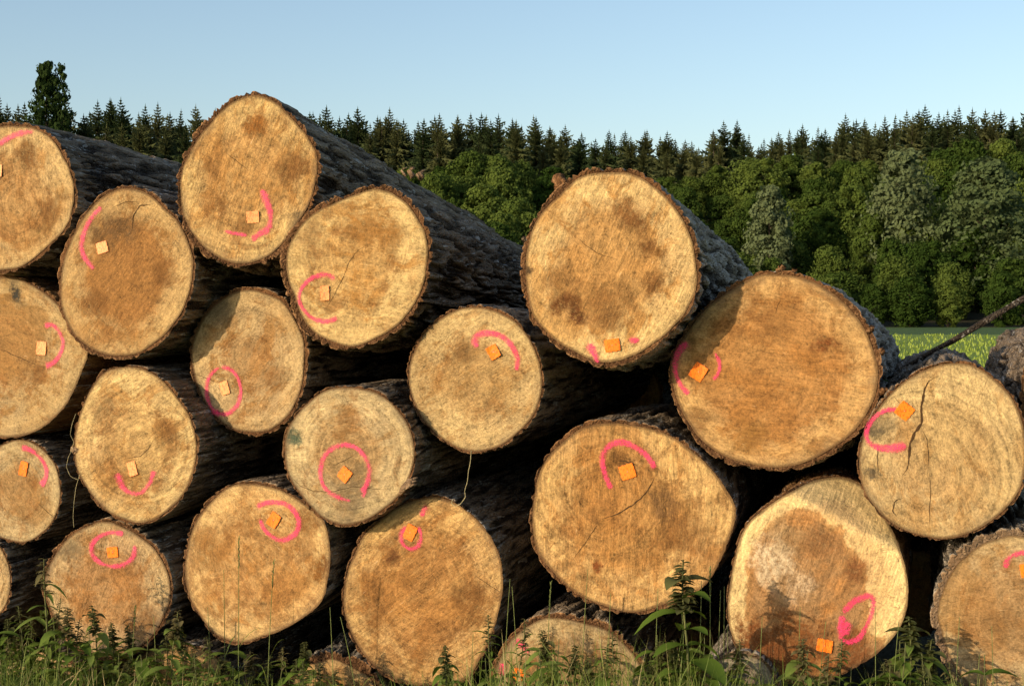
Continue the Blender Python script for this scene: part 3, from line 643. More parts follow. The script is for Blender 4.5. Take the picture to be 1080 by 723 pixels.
make_log('Y', 'small weathered grey log lying in the grass beside the rust-brown log',
    [(728,722),(740,704),(758,692),(780,686),(802,692),(818,710),(824,735),(816,762),(796,778),(768,782),(742,772),(728,748)],
    dz=-.06, bark=.012, furrow=.006, bm=M_barkpale, cm=M_barkcutpale, L=3.0, P=dict(base=(.38,.32,.24), base2=(.30,.26,.19), heart=(.26,.22,.17), stain=(.16,.14,.11), grime=1.))
make_log('Z', 'pale log mostly below the bottom edge, under the small pale grey log at far left',
    [(20,690),(40,684),(64,690),(84,706),(94,730),(90,760),(70,782),(40,790),(8,782),(-12,760),(-16,730),(0,704)],
    dz=.10, bark=.012, P=dict(base=(.44,.31,.16)))

def disc(cx, cy, r): return [(cx + r * (1 + .05 * math.sin(3 * t + cx)) * math.cos(t), cy + r * (1 + .05 * math.cos(2 * t + cy)) * math.sin(t)) for t in np.linspace(0, math.tau, 14, endpoint=False)]
make_log('g1', 'added dark log plugging the gap under the spotted log to keep it black', disc(654, 414, 44), dz=2.2, L=1.6, P=dict(base=(.35,.24,.12), base2=(.28,.19,.10)))  # invented log, coloured dark, blocks the bright field so the gap stays black
make_log('g2', 'added dark log plugging the gap between the rust-brown low log and the corner log', disc(968, 625, 44), dz=.9, L=2.4, P=dict(base=(.35,.24,.12), base2=(.28,.19,.10)))  # plug log added to close off the bright ground beyond this gap
make_log('g3', 'added dark log plugging the opening behind the weeds at the extreme lower left', disc(32, 640, 34), dz=.8, L=2.4, P=dict(base=(.35,.24,.12), base2=(.28,.19,.10)))  # added plug log, hides sky-lit ground beyond the weeds
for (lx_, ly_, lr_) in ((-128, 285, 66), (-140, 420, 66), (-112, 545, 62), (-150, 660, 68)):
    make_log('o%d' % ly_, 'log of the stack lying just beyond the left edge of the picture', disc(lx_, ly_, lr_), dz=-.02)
make_log('g4', 'added dark log plugging the shaded gap under the very large golden-orange log', disc(722, 690, 40), dz=.9, L=2.4, P=dict(base=(.35,.24,.12), base2=(.28,.19,.10)))  # added like the other plug logs, keeps this opening dark

# ------------------------------------------------------------------ log details: knobs, stubs, splinters
def tube_mesh(name, pts, rad, mat, n=8, cap=True, jitter=0.):
    pts = np.array(pts, float); rad = np.array(rad, float)
    V = []; up = np.array([.13, .21, .97])
    for i, p in enumerate(pts):
        d = pts[min(i + 1, len(pts) - 1)] - pts[max(i - 1, 0)]; d /= np.linalg.norm(d) + 1e-12
        a = np.cross(d, up); a /= np.linalg.norm(a) + 1e-12; b = np.cross(d, a)
        for j in range(n):
            t = j * math.tau / n; r = rad[i] * (1 + jitter * (rng.random() - .5))
            V.append(p + (a * math.cos(t) + b * math.sin(t)) * r)
    Fq = []
    for i in range(len(pts) - 1):
        for j in range(n):
            k = (j + 1) % n; Fq.append([i * n + j, i * n + k, (i + 1) * n + k, (i + 1) * n + j])
    if cap: Fq.append(list(range(n))[::-1]); Fq.append([(len(pts) - 1) * n + j for j in range(n)])
    return mesh_np(name, V, Fq, mat, True, None, {'ridge': rng.random(len(V)) * .5 + .3})
def local(g, x, y, z): return np.array([x, y, z])
q = LOGS['Q']
def rim_knob(key, px, py, rr_, name, mat, out=.02):
    g = LOGS[key]; x, z = g.loc(px, py); n_ = np.array([x, 0, z]); n_ /= np.linalg.norm(n_)
    c = np.array([x, .02, z])
    pts = [c - n_ * rr_ + (0, .02, 0), c - n_ * rr_ * .3, c + n_ * rr_ * .35 + (0, -.012, 0), c + n_ * rr_ * .8 + (.004, -.01, .003), c + n_ * rr_ * 1.05]
    return obj(name, tube_mesh(name, pts, [rr_ * .9, rr_ * 1.0, rr_ * .8, rr_ * .75, rr_ * .35], mat, 12, True, .5), g.root)
rim_knob('Q', 590, 194, .030, 'bark_knob', M_barkcut)
rim_knob('Q', 553, 253, .016, 'bark_knob', M_bark)
rim_knob('I', 79, 474, .020, 'bark_knob', M_barkcutpale)
rim_knob('Q', 553, 286, .013, 'bark_knob', M_bark)
# splinter of torn fibre on the ringed log
g = LOGS['G']; x, z = g.loc(428, 512)
pts = [(x - .02, .0, z - .03), (x, -.02, z - .005), (x + .02, -.02, z + .012), (x + .045, -.01, z + .02)]
for k in range(3):
    obj('splinter', tube_mesh('splinter', [np.array(p) + (0, .004 * k, .008 * (k - 1) * i / 2) for i, p in enumerate(pts)], [.010, .012, .009, .003], M_barkcutpale, 6, True, .4), g.root)
# broken branch stub on the back of the highest log
g = LOGS['C']
d_ = ray(430, 179); d_l = np.array([d_ @ g.X, d_ @ g.Y, d_ @ g.Z]); o_l = CP - g.C; o_l = np.array([o_l @ g.X, o_l @ g.Y, o_l @ g.Z])
for s in np.linspace(5, 9, 400):
    p = o_l + d_l * s
    if np.hypot(p[0], p[2]) < g.R * (1 - .18 * p[1] / g.L) + .03 and p[1] > 0: break
n_ = np.array([p[0], 0, p[2]]); n_ /= np.linalg.norm(n_); b_ = p - n_ * .06
for (o_, l_, r_) in (((0, 0, 0), .066, .020), ((.05, .05, 0), .056, .012), ((-.04, -.03, .0), .062, .009), ((.02, .1, 0), .052, .018)):
    o_ = np.array(o_); obj('branch_stub', tube_mesh('branch_stub', [b_ + o_, b_ + o_ + n_ * l_ * .8, b_ + o_ + n_ * l_ * 1.05 + (.02, .01, 0), b_ + o_ + n_ * l_ * 1.15 + (.05, .02, .004)], [r_, r_ * .8, r_ * .6, r_ * .3], M_barkcutpale, 8, True, .6), g.root)
# bark flakes lifting on the edge of the broad brown log
for (px, py, r_) in ((822,287,.018),(836,289,.014),(925,372,.016),(928,412,.016),(915,348,.014),(640,180,.010),(614,183,.010)):
    rim_knob('R' if px > 700 else 'Q', px, py, r_, 'bark_flake', M_barkcut)

# ------------------------------------------------------------------ loose branch, twine, straw
M_stick = bark_mat('stick_bark', (.03, .022, .016), (.13, .10, .075), (.10, .09, .08))
D0 = 5.5
pp = [(1135,283),(1108,300),(1085,312),(1062,325),(1045,335),(1022,349),(1003,360),(985,369),(968,380),(950,390),(935,399)]
pts = [at(px, py, D0 + i * .03) for i, (px, py) in enumerate(pp)]
br = obj('branch', tube_mesh('branch', pts, [.015,.014,.014,.012,.014,.011,.011,.010,.010,.008,.006], M_stick, 10, True, .35))
tag(br, 'bare dark branch slanting up to the right edge above the cracked pale log', 'branch')
M_twine = simple('pale_straw', (.34, .30, .17), .8)
M_straw = M_twine
yb = 5.0
def curve_px(name, px, depth, rad, mat, n=6):
    px = np.array(px, float); t = np.linspace(0, 1, len(px)); T = np.linspace(0, 1, len(px) * 5)
    X_ = np.interp(T, t, px[:, 0]); Y_ = np.interp(T, t, px[:, 1])
    k = np.array([.25, .5, .25]); X_[1:-1] = np.convolve(X_, k, 'valid'); Y_[1:-1] = np.convolve(Y_, k, 'valid')
    return tube_mesh(name, [at(a, b, depth) for a, b in zip(X_, Y_)], np.full(len(X_), rad), mat, n)
dF = LOGS['F'].C[1] - .02
o = obj('twine', curve_px('twine', [(497,475),(496,488),(494,497),(493,508),(490,517),(491,524),(486,531),(480,534),(476,530),(478,526)], dF, .0013, M_twine))
tag(o, 'thin pale twine dangling below the pale log with the curled pink mark', 'twine')
dI = LOGS['I'].C[1] - .05
for lab, px in (('pale dry straw looped round the left knob of the yellow-tan log', [(80,436),(76,447),(74,458),(78,466),(76,474),(72,482),(70,492),(74,502),(83,506)]),
                ('single straw hanging down from the yellow-tan log beside the small grey log', [(84,500),(80,514),(78,530),(77,545),(78,556)])):
    o = obj('straw', curve_px('straw', px, dI, .0009, M_straw)); tag(o, lab, 'straw')

# ------------------------------------------------------------------ foliage
def leaf_mat(name, c1, c2, trans=.35):
    m = NT(name); rnd = m.n('ObjectInfo', out=5); tc = m.n('TexCoord', out=3)
    g = m.n('NewGeometry', out=0); n = m.noise(tc, .9, 2); ri = m.n('NewGeometry'); ri = ri.node.outputs['Random Per Island']
    f = m.math('ADD', m.math('MULTIPLY', rnd, .62), m.math('MULTIPLY', n, .35)); f = m.math('ADD', f, m.math('MULTIPLY', ri, .2))
    c = m.mix(m.mr(f, .25, .9), c1, c2)
    d = m.n('BsdfDiffuse', {0: c}); t = m.n('BsdfTranslucent', {0: c})
    m.t.links.new(m.n('MixShader', {0: trans, 1: d, 2: t}), m.out.inputs[0]); return m.m
M_leafA = leaf_mat('leaves_broad', (.034, .064, .013), (.105, .148, .032))
M_leafP = leaf_mat('leaves_pale_willow', (.085, .12, .05), (.13, .165, .08))
M_leafD = leaf_mat('leaves_dark', (.030, .052, .016), (.048, .075, .022))
M_needle = leaf_mat('needles_spruce', (.036, .056, .022), (.095, .105, .042), .3)
M_trunk = simple('tree_trunk_bark', (.08, .065, .05), .95, 3)

def quads_mesh(name, P, N, size, mat, aspect=1.5):
    """small leaf clumps: folded quads at points P facing roughly N"""
    n = len(P); up = rng.normal(size=(n, 3)); a = np.cross(N, up); a /= np.linalg.norm(a, axis=1)[:, None] + 1e-9
    b = np.cross(N, a); s = (size * (.6 + .8 * rng.random(n)))[:, None]
    V = np.stack([P - a * s * .5 * aspect, P - b * s * .5 + N * s * .12, P + a * s * .5 * aspect, P + b * s * .5 + N * s * .12], 1).reshape(-1, 3)
    Fq = np.arange(4 * n).reshape(n, 4)
    return mesh_np(name, V, Fq, mat, False)
def broad_crown(h, w, nl, npts, leaf, mat, base=.12, seed=0, tall=False):
    r_ = np.random.default_rng(seed); P = []; N = []
    cz0 = h * base
    for i in range(nl):
        f = (i + .5) / nl; z = cz0 + (h - cz0) * (f ** .9)
        prof = math.sin(math.pi * min(1, max(.0, (z - cz0) / (h - cz0)) ** .75 * .93 + .05)) ** .6
        rad = w * .5 * prof; an = i * 2.399 + r_.random()
        lr = w * (.10 + .17 * r_.random() ** 1.5) * (.75 if f > .8 else 1); rp = max(0, rad - lr * .6) * (.55 + .45 * r_.random())
        c = np.array([math.cos(an) * rp, math.sin(an) * rp, min(z, h - lr * .8)])
        m_ = int(npts / nl)
        d = r_.normal(size=(m_, 3)); d /= np.linalg.norm(d, axis=1)[:, None]
        rr = lr * (.60 + .50 * r_.random(m_) ** .6); rr *= .35 + 1.3 * fbm(d * 2.0 + c, i, 3)
        p = c + d * rr[:, None] * np.array([1.15, 1.15, .85]); keep = fbm(p * 1.1, i + 5, 3) > .43
        P.append(p[keep]); nn = d + r_.normal(size=(m_, 3)) * .38; nn /= np.linalg.norm(nn, axis=1)[:, None]; N.append(nn[keep])
    return quads_mesh('crown', np.concatenate(P), np.concatenate(N), leaf, mat)
def trunk_mesh(h, r0, nb, spread, seed=0):
    r_ = np.random.default_rng(seed); V = []; Fq = []
    def add(p, q, ra, rb, n=7):
        p = np.array(p, float); q = np.array(q, float); d = q - p; d /= np.linalg.norm(d)
        a = np.cross(d, (.3, .9, .1)); a /= np.linalg.norm(a); b = np.cross(d, a); s = len(V)
        for c, rr in ((p, ra), ((p + q) / 2 + r_.normal(size=3) * ra * .3, (ra + rb) / 2), (q, rb)):
            for j in range(n): t = j * math.tau / n; V.append(c + (a * math.cos(t) + b * math.sin(t)) * rr)
        for i in (0, 1):
            for j in range(n): k = (j + 1) % n; Fq.append([s + i * n + j, s + i * n + k, s + (i + 1) * n + k, s + (i + 1) * n + j])
    add((0, 0, -.6), (0, 0, h * .35), r0, r0 * .7); add((0, 0, h * .35), (r0, 0, h * .92), r0 * .7, r0 * .08)
    for i in range(nb):
        z = h * (.25 + .6 * i / nb); a = i * 2.4; l = spread * (1 - .6 * i / nb)
        add((0, 0, z), (math.cos(a) * l, math.sin(a) * l, z + l * .6), r0 * .35, r0 * .05, 5)
    return mesh_np('trunk', V, Fq, M_trunk)
def conifer_crown(h, w, seed, mat):
    r_ = np.random.default_rng(seed); P = []; N = []; V = []; Fq = []
    nw = 40; lean = r_.normal(0, .012, 2) * h
    for k in range(nw):
        f = k / (nw - 1); z = h * (.10 + .89 * f); rad = w * .5 * (1 - f) ** (.62 + .03 * (seed % 7)) * (.50 + .75 * r_.random()) + .16
        nbn = 11 if f < .85 else 6
        for j in range(nbn):
            an = j * math.tau / nbn + k * .7 + r_.random() * .5; L_ = rad * (.45 + .75 * r_.random())
            dx, dy = math.cos(an), math.sin(an); droop = -.22 * L_ if f < .7 else .25 * L_
            ns = 3
            for s in range(ns):
                t0 = s / ns; t1 = (s + 1.25) / ns; wd = (.34 * L_ * (1 - t0 * .75) + .10)
                p0 = np.array([dx * L_ * t0, dy * L_ * t0, z + droop * t0 ** 1.5]); p1 = np.array([dx * L_ * t1, dy * L_ * t1, z + droop * t1 ** 1.5 + .05])
                sd_ = np.array([-dy, dx, 0]) * wd * .5; hang = np.array([0, 0, -wd * .55 * (.6 + r_.random())]); b = len(V)
                cx_ = np.array([lean[0] * f, lean[1] * f, 0])
                V.extend([p0 + cx_, p0 * .5 + p1 * .5 + sd_ + hang + cx_, p1 + cx_, p0 * .5 + p1 * .5 - sd_ + hang + cx_]); Fq.append([b, b + 1, b + 2]); Fq.append([b, b + 2, b + 3])
                b = len(V); m_ = (p0 + p1) / 2 + cx_
                V.extend([p0 + cx_, m_ + hang * 1.5, p1 + cx_]); Fq.append([b, b + 1, b + 2])
    b = len(V); tip = np.array([lean[0], lean[1], h * 1.03])
    for a in range(3): V.append(tip + np.array([math.cos(a * 2.1) * .12, math.sin(a * 2.1) * .12, -h * .07]))
    V.append(tip); Fq += [[b, b + 1, b + 3], [b + 1, b + 2, b + 3], [b + 2, b, b + 3]]
    return mesh_np('crown', np.array(V), Fq, mat, False)

def new_tree(name, crown, trunk):
    r = bpy.data.objects.new(name, None); COL.objects.link(r)
    obj('crown', crown, r); obj('trunk', trunk, r); return r
def copy_tree(src):
    r = src.copy(); COL.objects.link(r)
    for ch in src.children:
        c = ch.copy(); COL.objects.link(c); c.parent = r
    return r
HB = 10.0
brd_protos = []
BR_SP = []
for i in range(7):
    cr = broad_crown(HB, 6.2 + (i % 4) * 1.0, 24 + 5 * (i % 3), 20000, .25, M_leafA, .05, 40 + i); BR_SP.append((cr, trunk_mesh(HB, .28, 6, 2.4, i)))
PL_SP = [(broad_crown(HB, 4.4 + .8 * i, 40, 15000, .19, M_leafP, .05, 70 + i), trunk_mesh(HB, .2, 6, 1.6, i + 20)) for i in range(3)]
HC = 14.0
CN_SP = [(conifer_crown(HC, 5.4 + .7 * i, 90 + i, M_needle), trunk_mesh(HC, .2, 0, 0, i + 40)) for i in range(7)]
first = {}
def put(name, kind, k, spec, px, dist, scale, wide=1., label='', cat='tree', group=None):
    key = (kind, k)
    if key not in first: first[key] = r = new_tree(name, *spec[k])
    else: r = copy_tree(first[key])
    x = (px - CX) / F * dist; r.location = (x, dist, float(hill(x, dist)) - .1)
    r.rotation_euler = (0, 0, random.random() * 6.28); r.scale = (scale * wide, scale * wide, scale)
    tag(r, label, cat, group); return r
prof = np.array([(-60,104),(0,103),(40,112),(90,108),(140,104),(180,112),(215,112),(250,118),(350,118),(400,112),(430,120),(480,118),(520,112),(560,122),(600,134),(650,136),(700,138),(735,140),(770,126),(800,134),(850,130),(900,120),(950,118),(1000,106),(1040,116),(1080,110),(1140,110)], float)
def height_for(px, y, dist):
    x = (px - CX) / F * dist; return CAMH + (HOR - y) / F * dist - float(hill(x, dist))
random.seed(11)
# ridge of spruces, three ranks deep
for rank, (dist, step, lo, hi_) in enumerate(((322, 17.5, .90, 1.0), (338, 15, .92, 1.04), (303, 22, .72, .90), (356, 13, .9, 1.))):
    px = -45 + rank * 7
    while px < 1130:
        yy = np.interp(px, prof[:, 0], prof[:, 1]); d = dist + random.uniform(-6, 6)
        Ht = height_for(px, yy, d) * 1.0
        Ht = Ht - random.random() ** 1.3 * 4.6 + (1.0 if random.random() < .12 else 0)
        Ht *= (1, 1, .95, .90)[rank]
        put('spruce_tree', 'c', random.randrange(7), CN_SP, px, d, max(6, Ht) / HC, random.uniform(.85, 1.2),
            'dark spruce in the long row of spruces along the ridge skyline', 'tree', 'spruces along the ridge')
        px += step * random.uniform(.65, 1.4)
# broadleaf wood on the slope : target top line (px) per rank
topR = np.array([(-60,178),(60,180),(140,172),(190,176),(330,170),(430,176),(470,168),(520,164),(560,172),(620,182),(700,188),(740,184),(790,176),(860,160),(900,158),(960,158),(1010,150),(1080,146),(1140,146)], float)
ranks = [(286, 0, 34, (-40, 1125)), (262, 18, 34, (-40, 1125)), (240, 40, 38, (-160, 1125)), (220, 66, 46, (-200, 1125)), (204, 92, 50, (-200, 1125)), (192, 118, 50, (-200, 1125)), (184, 138, 50, (-200, 1125))]
for ri, (dist, dy, step, (x0, x1)) in enumerate(ranks):
    px = x0 + (ri % 2) * step * .5
    while px < x1:
        yy = np.interp(px, topR[:, 0], topR[:, 1]) + dy * (1 if px > 640 else .8) + random.uniform(-7, 12)
        d = dist + random.uniform(-6, 6); Ht = height_for(px, yy, d); Ht = min(max(Ht, 5.5), 17)
        put('broadleaf_tree', 'b', random.randrange(7), BR_SP, px, d, Ht / HB, random.uniform(.85, 1.25) * (10 / Ht) ** .35,
            'green leafy tree in the dense mixed wood on the slope below the spruces', 'tree', 'leafy trees on the wooded slope')
        px += step * random.uniform(.7, 1.3)
# the trees that stand out
for (px, yt, d, lab) in ((952, 158, 214, 'pale silvery tree highest among the leafy trees at right'),
                         (812, 196, 210, 'slim pale silvery tree left of the taller silvery one, above the log edge'),
                         (1040, 168, 206, 'wide pale silvery tree near the right edge of the wood')):
    Ht = height_for(px, yt, d); put('silvery_tree', 'p', {952: 1, 812: 0, 1040: 2}[px], PL_SP, px, d, Ht / HB, .95 if px != 1040 else 1.15, lab)
dk = (broad_crown(HB, 3.6, 44, 6500, .22, M_leafD, .08, 201), trunk_mesh(HB, .2, 7, 1.1, 61))
dk2 = (broad_crown(HB, 2.6, 30, 2200, .20, M_leafD, .25, 202), trunk_mesh(HB, .16, 7, 1.0, 62))
for k, (px, yt, w_, lab) in enumerate(((51, 66, 1.25, 'tall dark leafy tree rising above the spruces at far left'), (66, 68, 1.0, 'thin see-through tree right beside the tall dark leafy tree at far left'))):
    d = 300; Ht = height_for(px, yt, d); put('tall_tree', 'd', k, [dk, dk2], px, d, Ht / HB, w_ * .55, lab)

# ------------------------------------------------------------------ grass and weeds
def grass_mat(name, c1, c2, c3):
    m = NT(name); g = m.n('NewGeometry'); ri = g.node.outputs['Random Per Island']; tc = m.n('TexCoord', out=3)
    n = m.noise(tc, 3, 2)
    c = m.mix(m.math('FRACT', m.math('MULTIPLY', ri, 7.3)), c1, c2); c = m.mix(m.mr(ri, .84, .86), c, c3); c = m.mix(m.math('MULTIPLY', m.mr(n, .4, .7), .4), c, c2)
    d = m.n('BsdfPrincipled', {'Base Color': c, 'Roughness': .5, 'Specular IOR Level': .3}); t = m.n('BsdfTranslucent', {0: c})
    m.t.links.new(m.n('MixShader', {0: .35, 1: d, 2: t}), m.out.inputs[0]); return m.m
M_grass = grass_mat('grass_blades', (.11, .17, .026), (.21, .27, .06), (.45, .37, .18))
M_field = grass_mat('field_grass_blades', (.23, .31, .045), (.26, .34, .05), (.25, .32, .055))
def blades(name, X0, Y0, H, Wd, mat, seg=4, lean=.35, z0=None):
    n = len(X0); an = rng.random(n) * math.tau; la = rng.random(n) * math.tau; ln = H * lean * rng.random(n) ** .8
    V = np.zeros((n, (seg) * 2 + 1, 3)); z0 = np.zeros(n) if z0 is None else z0
    for k in range(seg + 1):
        f = k / seg; cx = X0 + np.cos(la) * ln * f ** 2; cy = Y0 + np.sin(la) * ln * f ** 2; cz = z0 + H * f * (1 - .25 * (ln / H) * f)
        w = Wd * .5 * (1 - f ** 1.6) ** .8
        if k < seg:
            V[:, 2 * k] = np.stack([cx - np.cos(an) * w, cy - np.sin(an) * w, cz], -1); V[:, 2 * k + 1] = np.stack([cx + np.cos(an) * w, cy + np.sin(an) * w, cz], -1)
        else: V[:, 2 * k] = np.stack([cx, cy, cz], -1)
    m_ = seg * 2 + 1; b = np.arange(n)[:, None] * m_; Fq = []
    tri = []
    for k in range(seg - 1): tri += [[2*k, 2*k+1, 2*k+3], [2*k, 2*k+3, 2*k+2]]
    tri.append([2*(seg-1), 2*(seg-1)+1, 2*seg])
    Fq = (b[:, :, None] + np.array(tri)[None]).reshape(-1, 3)
    return obj(name, mesh_np(name, V.reshape(-1, 3), Fq, mat, True))
def face_y(x): return 5.0 - .29 * x
# rough verge in front of the stack
n = 19000
X0 = rng.uniform(-2.6, 2.6, n); f = rng.random(n); Y0 = face_y(X0) - .06 - f * 1.15
pxx = CX + X0 / Y0 * F
topy = np.interp(pxx, [0, 60, 120, 200, 300, 380, 440, 500, 560, 650, 720, 780, 850, 930, 1000, 1080], [668, 680, 706, 704, 714, 716, 714, 682, 670, 666, 662, 684, 706, 702, 702, 712])
Hm = CAMH - (topy - HOR) / F * Y0 - .0
H = Hm * (.30 + .78 * rng.random(n) ** 1.6)
H = np.clip(H, .08, .62)
vg = blades('verge_grass', X0, Y0, H, (.0045 + .005 * rng.random(n) ** 2), M_grass, 4, .7); tag(vg, kind='stuff', label='rough green grass along the foot of the log stack', cat='grass')
n = 230000
d_ = 1 / rng.uniform(1 / 178., 1 / 5.5, n); pxx = rng.uniform(-500, 1600, n); X0 = (pxx - CX) / F * d_
ok = (d_ < 110) & ((d_ > 9.3) | (np.abs(X0 - .5) > 3.6)); X0 = X0[ok]; d2 = d_[ok]
fg = blades('field_grass', X0, d2, .08 + .03 * rng.random(len(d2)) + d2 * .0009, .008 + d2 * .0012, M_field, 2, .3)
tag(fg, kind='stuff', label='short bright green grass covering the flat field behind the logs', cat='grass')

M_weed = leaf_mat('weed_leaves', (.11, .18, .03), (.21, .28, .07), .4)
M_weedtip = leaf_mat('weed_tips', (.11, .125, .045), (.20, .17, .08), .35)
M_stem = simple('weed_stem', (.09, .10, .035), .7)
def leaf_geo(V, Fq, base, dirv, L_, wd, droop):
    d = np.array(dirv, float); d /= np.linalg.norm(d); side = np.cross(d, (0, 0, 1)); side /= np.linalg.norm(side) + 1e-9; b = len(V); n = 5
    for k in range(n + 1):
        f = k / n; c = np.array(base) + d * L_ * f + np.array([0, 0, -droop * L_ * f * f]); w = wd * math.sin(math.pi * min(1, f * .93 + .07)) ** .8
        if k == n: w = .0005
        V += [c - side * w * .5 + (0, 0, w * .18), c, c + side * w * .5 + (0, 0, w * .18)]
    for k in range(n):
        for j in (0, 1): q_ = b + k * 3 + j; Fq.append([q_, q_ + 1, q_ + 4, q_ + 3])
def weed(kind, seed, h):
    """kind 0: nettle with toothed pairs and a dense tip; 1: slender with narrow leaves; 2: broad leaf clump"""
    r_ = np.random.default_rng(seed); SV = []; 
    root = bpy.data.objects.new(['nettle', 'willowherb', 'broadleaf_weed'][kind], None); COL.objects.link(root)
    lx, ly = r_.normal(0, .05, 2) * h
    def sp(f): return np.array([lx * f * f + .012 * math.sin(f * 7 + seed), ly * f * f + .01 * math.cos(f * 6 + seed), h * f])
    fs = np.linspace(0, 1, 10)
    obj('stem', tube_mesh('stem', [sp(f) for f in fs], np.linspace(.0042, .0014, 10), M_stem, 6), root)
    V = []; Fq = []; TV = []; TF = []
    npair = {0: 14, 1: 15, 2: 9}[kind]
    for i in range(npair):
        f = .12 + .86 * i / npair; an = i * (math.pi / 2) + r_.random() * .5
        for s in (0, math.pi) if kind != 1 else (0, 2.1):
            a = an + s + r_.normal(0, .35); L_ = {0: .135, 1: .13, 2: .19}[kind] * (1 - .55 * f) * (.45 + .8 * r_.random()); wd = L_ * {0: .42, 1: .17, 2: .42}[kind]
            tipc = f > {0: .86, 1: .9, 2: 2}[kind]
            leaf_geo(TV if tipc else V, TF if tipc else Fq, sp(f), (math.cos(a), math.sin(a), .15 + .75 * r_.random()), L_ * (.75 if tipc else 1), wd, .35 + .5 * r_.random())
    obj('leaves', mesh_np('leaves', V, Fq, M_weed), root)
    if kind < 2:
        nt = 100 if kind == 0 else 30
        for i in range(nt):
            f = 1 - .20 * (i / nt) ** .9; a = r_.random() * 6.28; L_ = .012 + .016 * (1 - f) / .20 + .006 * r_.random()
            leaf_geo(TV, TF, sp(min(f, 1)), (math.cos(a), math.sin(a), .6 * r_.random()), L_, L_ * .5, .3)
        obj('flower_head', mesh_np('flower_head', TV, TF, M_weedtip), root)
    return root
WP = {}
def put_weed(kind, px, topy, back, label, group=None, sc=1.):
    v = random.randrange(3)
    x0 = (px - CX) / F * 4.7; dist = face_y(x0) - back
    Ht = max(.2, (CAMH - (topy - HOR) / F * dist))
    if (kind, v) not in WP: r = WP[(kind, v)] = weed(kind, 300 + kind * 10 + v, .5)
    else: r = copy_tree(WP[(kind, v)])
    s = Ht / .5; r.location = ((px - CX) / F * dist, dist, 0); r.rotation_euler = (0, 0, random.random() * 6.28); r.scale = (max(s, .9) * sc, max(s, .9) * sc, s)
    tag(r, label, 'weed', group); return r
random.seed(5)
put_weed(0, 718, 594, .42, 'tall nettle with brown tip standing before the big golden-orange log with the branching crack', sc=1.2)
put_weed(1, 41, 590, .34, 'tallest thin leafy weed at the far left, before the grey-tan low log', sc=1.1)
put_weed(0, 965, 652, .22, 'leafy brown-tipped weed in the gap between the rust-brown log and the corner log', sc=1.2)
gl = 'green weed in the thicket of weeds before the lowest left logs'; gg = 'weeds at the foot of the left logs'
for (k, px, ty) in ((0,6,655),(0,20,668),(1,28,650),(0,52,648),(2,36,672),(0,68,640),(1,82,655),(0,95,640),(2,75,668),(0,108,660),(2,60,690),(1,122,668),(0,135,662),(2,14,680),(2,5,655),(2,24,662),(2,46,668),(2,60,652),(2,88,664),(2,38,690),(1,14,640),(1,60,632),(2,120,690),(0,45,676),(1,90,672),(2,102,684),(2,150,694),(2,118,690)):
    put_weed(k, px + random.uniform(-4, 4), ty, random.uniform(.15, .42), gl, gg)
gl = 'small leafy weed in the grass before the lower middle logs'; gg = 'weeds in the grass before the middle logs'
for (k, px, ty) in ((0,186,645),(0,196,660),(1,172,668),(2,205,690),(1,215,672),(0,262,690),(1,295,684),(0,318,680),(2,306,694),(0,232,694),(2,245,700),(2,330,700),(1,345,700),(0,467,704),(2,520,694),(1,524,650),(1,545,655),(2,560,672),(0,575,668),(2,635,690),(1,655,668),(2,700,668),(2,728,672),(0,600,680),(2,585,698),(0,690,700)):
    put_weed(k, px + random.uniform(-4, 4), ty, random.uniform(.10, .38), gl, gg)
gl = 'small leafy weed in the grass before the lower right logs'; gg = 'weeds in the grass before the right logs'
for (k, px, ty) in ((2,948,680),(1,925,698),(0,980,676),(2,905,706),(0,990,694),(1,840,704),(2,812,712),(2,1020,712),(0,940,700),(1,1005,700),(2,975,702),(1,870,706)):
    put_weed(k, px + random.uniform(-4, 4), ty, random.uniform(.12, .35), gl, gg)
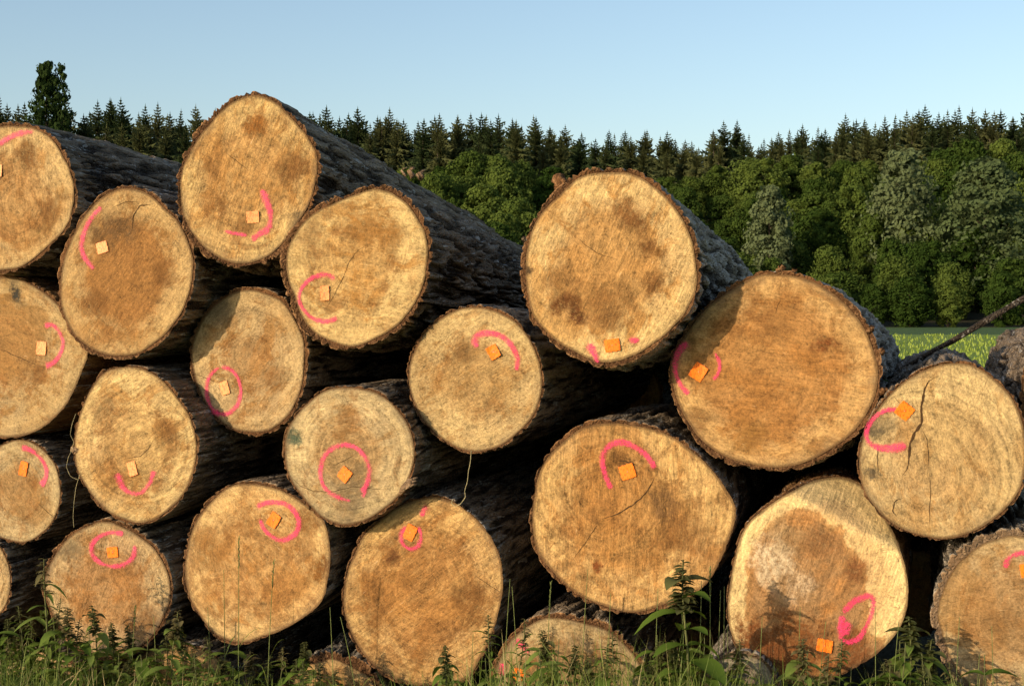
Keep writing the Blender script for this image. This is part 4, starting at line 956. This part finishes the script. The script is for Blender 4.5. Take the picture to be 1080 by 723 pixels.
# tall grass stalks with seed heads
M_stalk = simple('grass_stalk', (.13, .16, .05), .6)
def stalk(px, topy, back, leanpx, label, group, seedhead=True):
    x0 = (px - CX) / F * 4.7; dist = face_y(x0) - back; top = at(px + leanpx, topy, dist); bot = np.array([(px - CX) / F * dist, dist, 0.])
    r = bpy.data.objects.new('grass_stalk', None); COL.objects.link(r); r.location = bot
    t = np.linspace(0, 1, 9)[:, None]; d = top - bot; pts = d * t; pts[:, 0] = d[0] * t[:, 0] ** 2
    obj('stem', tube_mesh('stem', pts, np.linspace(.0022, .0009, 9), M_stalk, 5), r)
    V = []; Fq = []
    for f in (.2, .42, .6): leaf_geo(V, Fq, pts[int(f * 8)], (random.uniform(-1, 1), random.uniform(-1, 1), 1.6), .17, .006, .5)
    obj('leaves', mesh_np('leaves', V, Fq, M_grass), r)
    if seedhead:
        V = []; Fq = []
        for i in range(26):
            f = 1 - .14 * i / 26; a = random.random() * 6.28
            leaf_geo(V, Fq, d * f + np.array([d[0] * (f * f - f), 0, 0]), (math.cos(a) * .4, math.sin(a) * .4, 1), .012, .004, 0)
        obj('seed_head', mesh_np('seed_head', V, Fq, M_stalk), r)
    tag(r, label, 'grass', group)
gl = 'leafy weed tangled in the tall grass along the bottom edge'; gg = 'weeds tangled in the grass along the bottom edge'
for i in range(46):
    put_weed(random.choice((0, 1, 1, 2, 2)), random.uniform(0, 1080), random.uniform(674, 708), random.uniform(.12, .5), gl, gg)
gs = 'tall thin grass stalks before the logs'
for (px, ty, bk, ln, sh) in ((250,568,.30,2,1),(280,592,.32,9,1),(222,640,.25,-3,0),(236,600,.2,0,0),(381,650,.45,-22,0),(352,640,.4,-4,0),(530,610,.3,8,0),(495,668,.3,4,0),(548,618,.2,-8,0),(612,600,.25,8,0),(575,615,.3,6,1),(640,625,.3,4,0),(738,612,.3,2,0),(750,600,.28,-1,1),(757,622,.3,3,0),(764,618,.25,0,0),(725,640,.3,-6,0),(690,620,.3,4,0),(842,640,.3,2,0),(800,650,.3,4,0),(861,655,.3,10,0),(926,640,.3,-3,0),(940,655,.25,8,0),(1052,660,.35,-6,0),(1008,650,.3,4,0),(1030,690,.3,3,0),(770,660,.2,-3,0),(135,640,.3,8,1),(164,650,.3,-2,0),(60,650,.3,-4,0)):
    stalk(px, ty, bk, ln, 'tall thin grass stalk standing in front of the lower logs', gs, sh)
# sprig behind the stack, between the broad brown log and the cracked pale one
r = weed(2, 777, .30); xw = (931 - CX) / F * 5.35; r.location = (*at(928, 447, 5.05)[:2], float(at(928, 447, 5.05)[2])); r.scale = (.55, .55, .55)
tag(r, 'small green sprig sprouting between the broad brown log and the cracked pale log', 'weed')
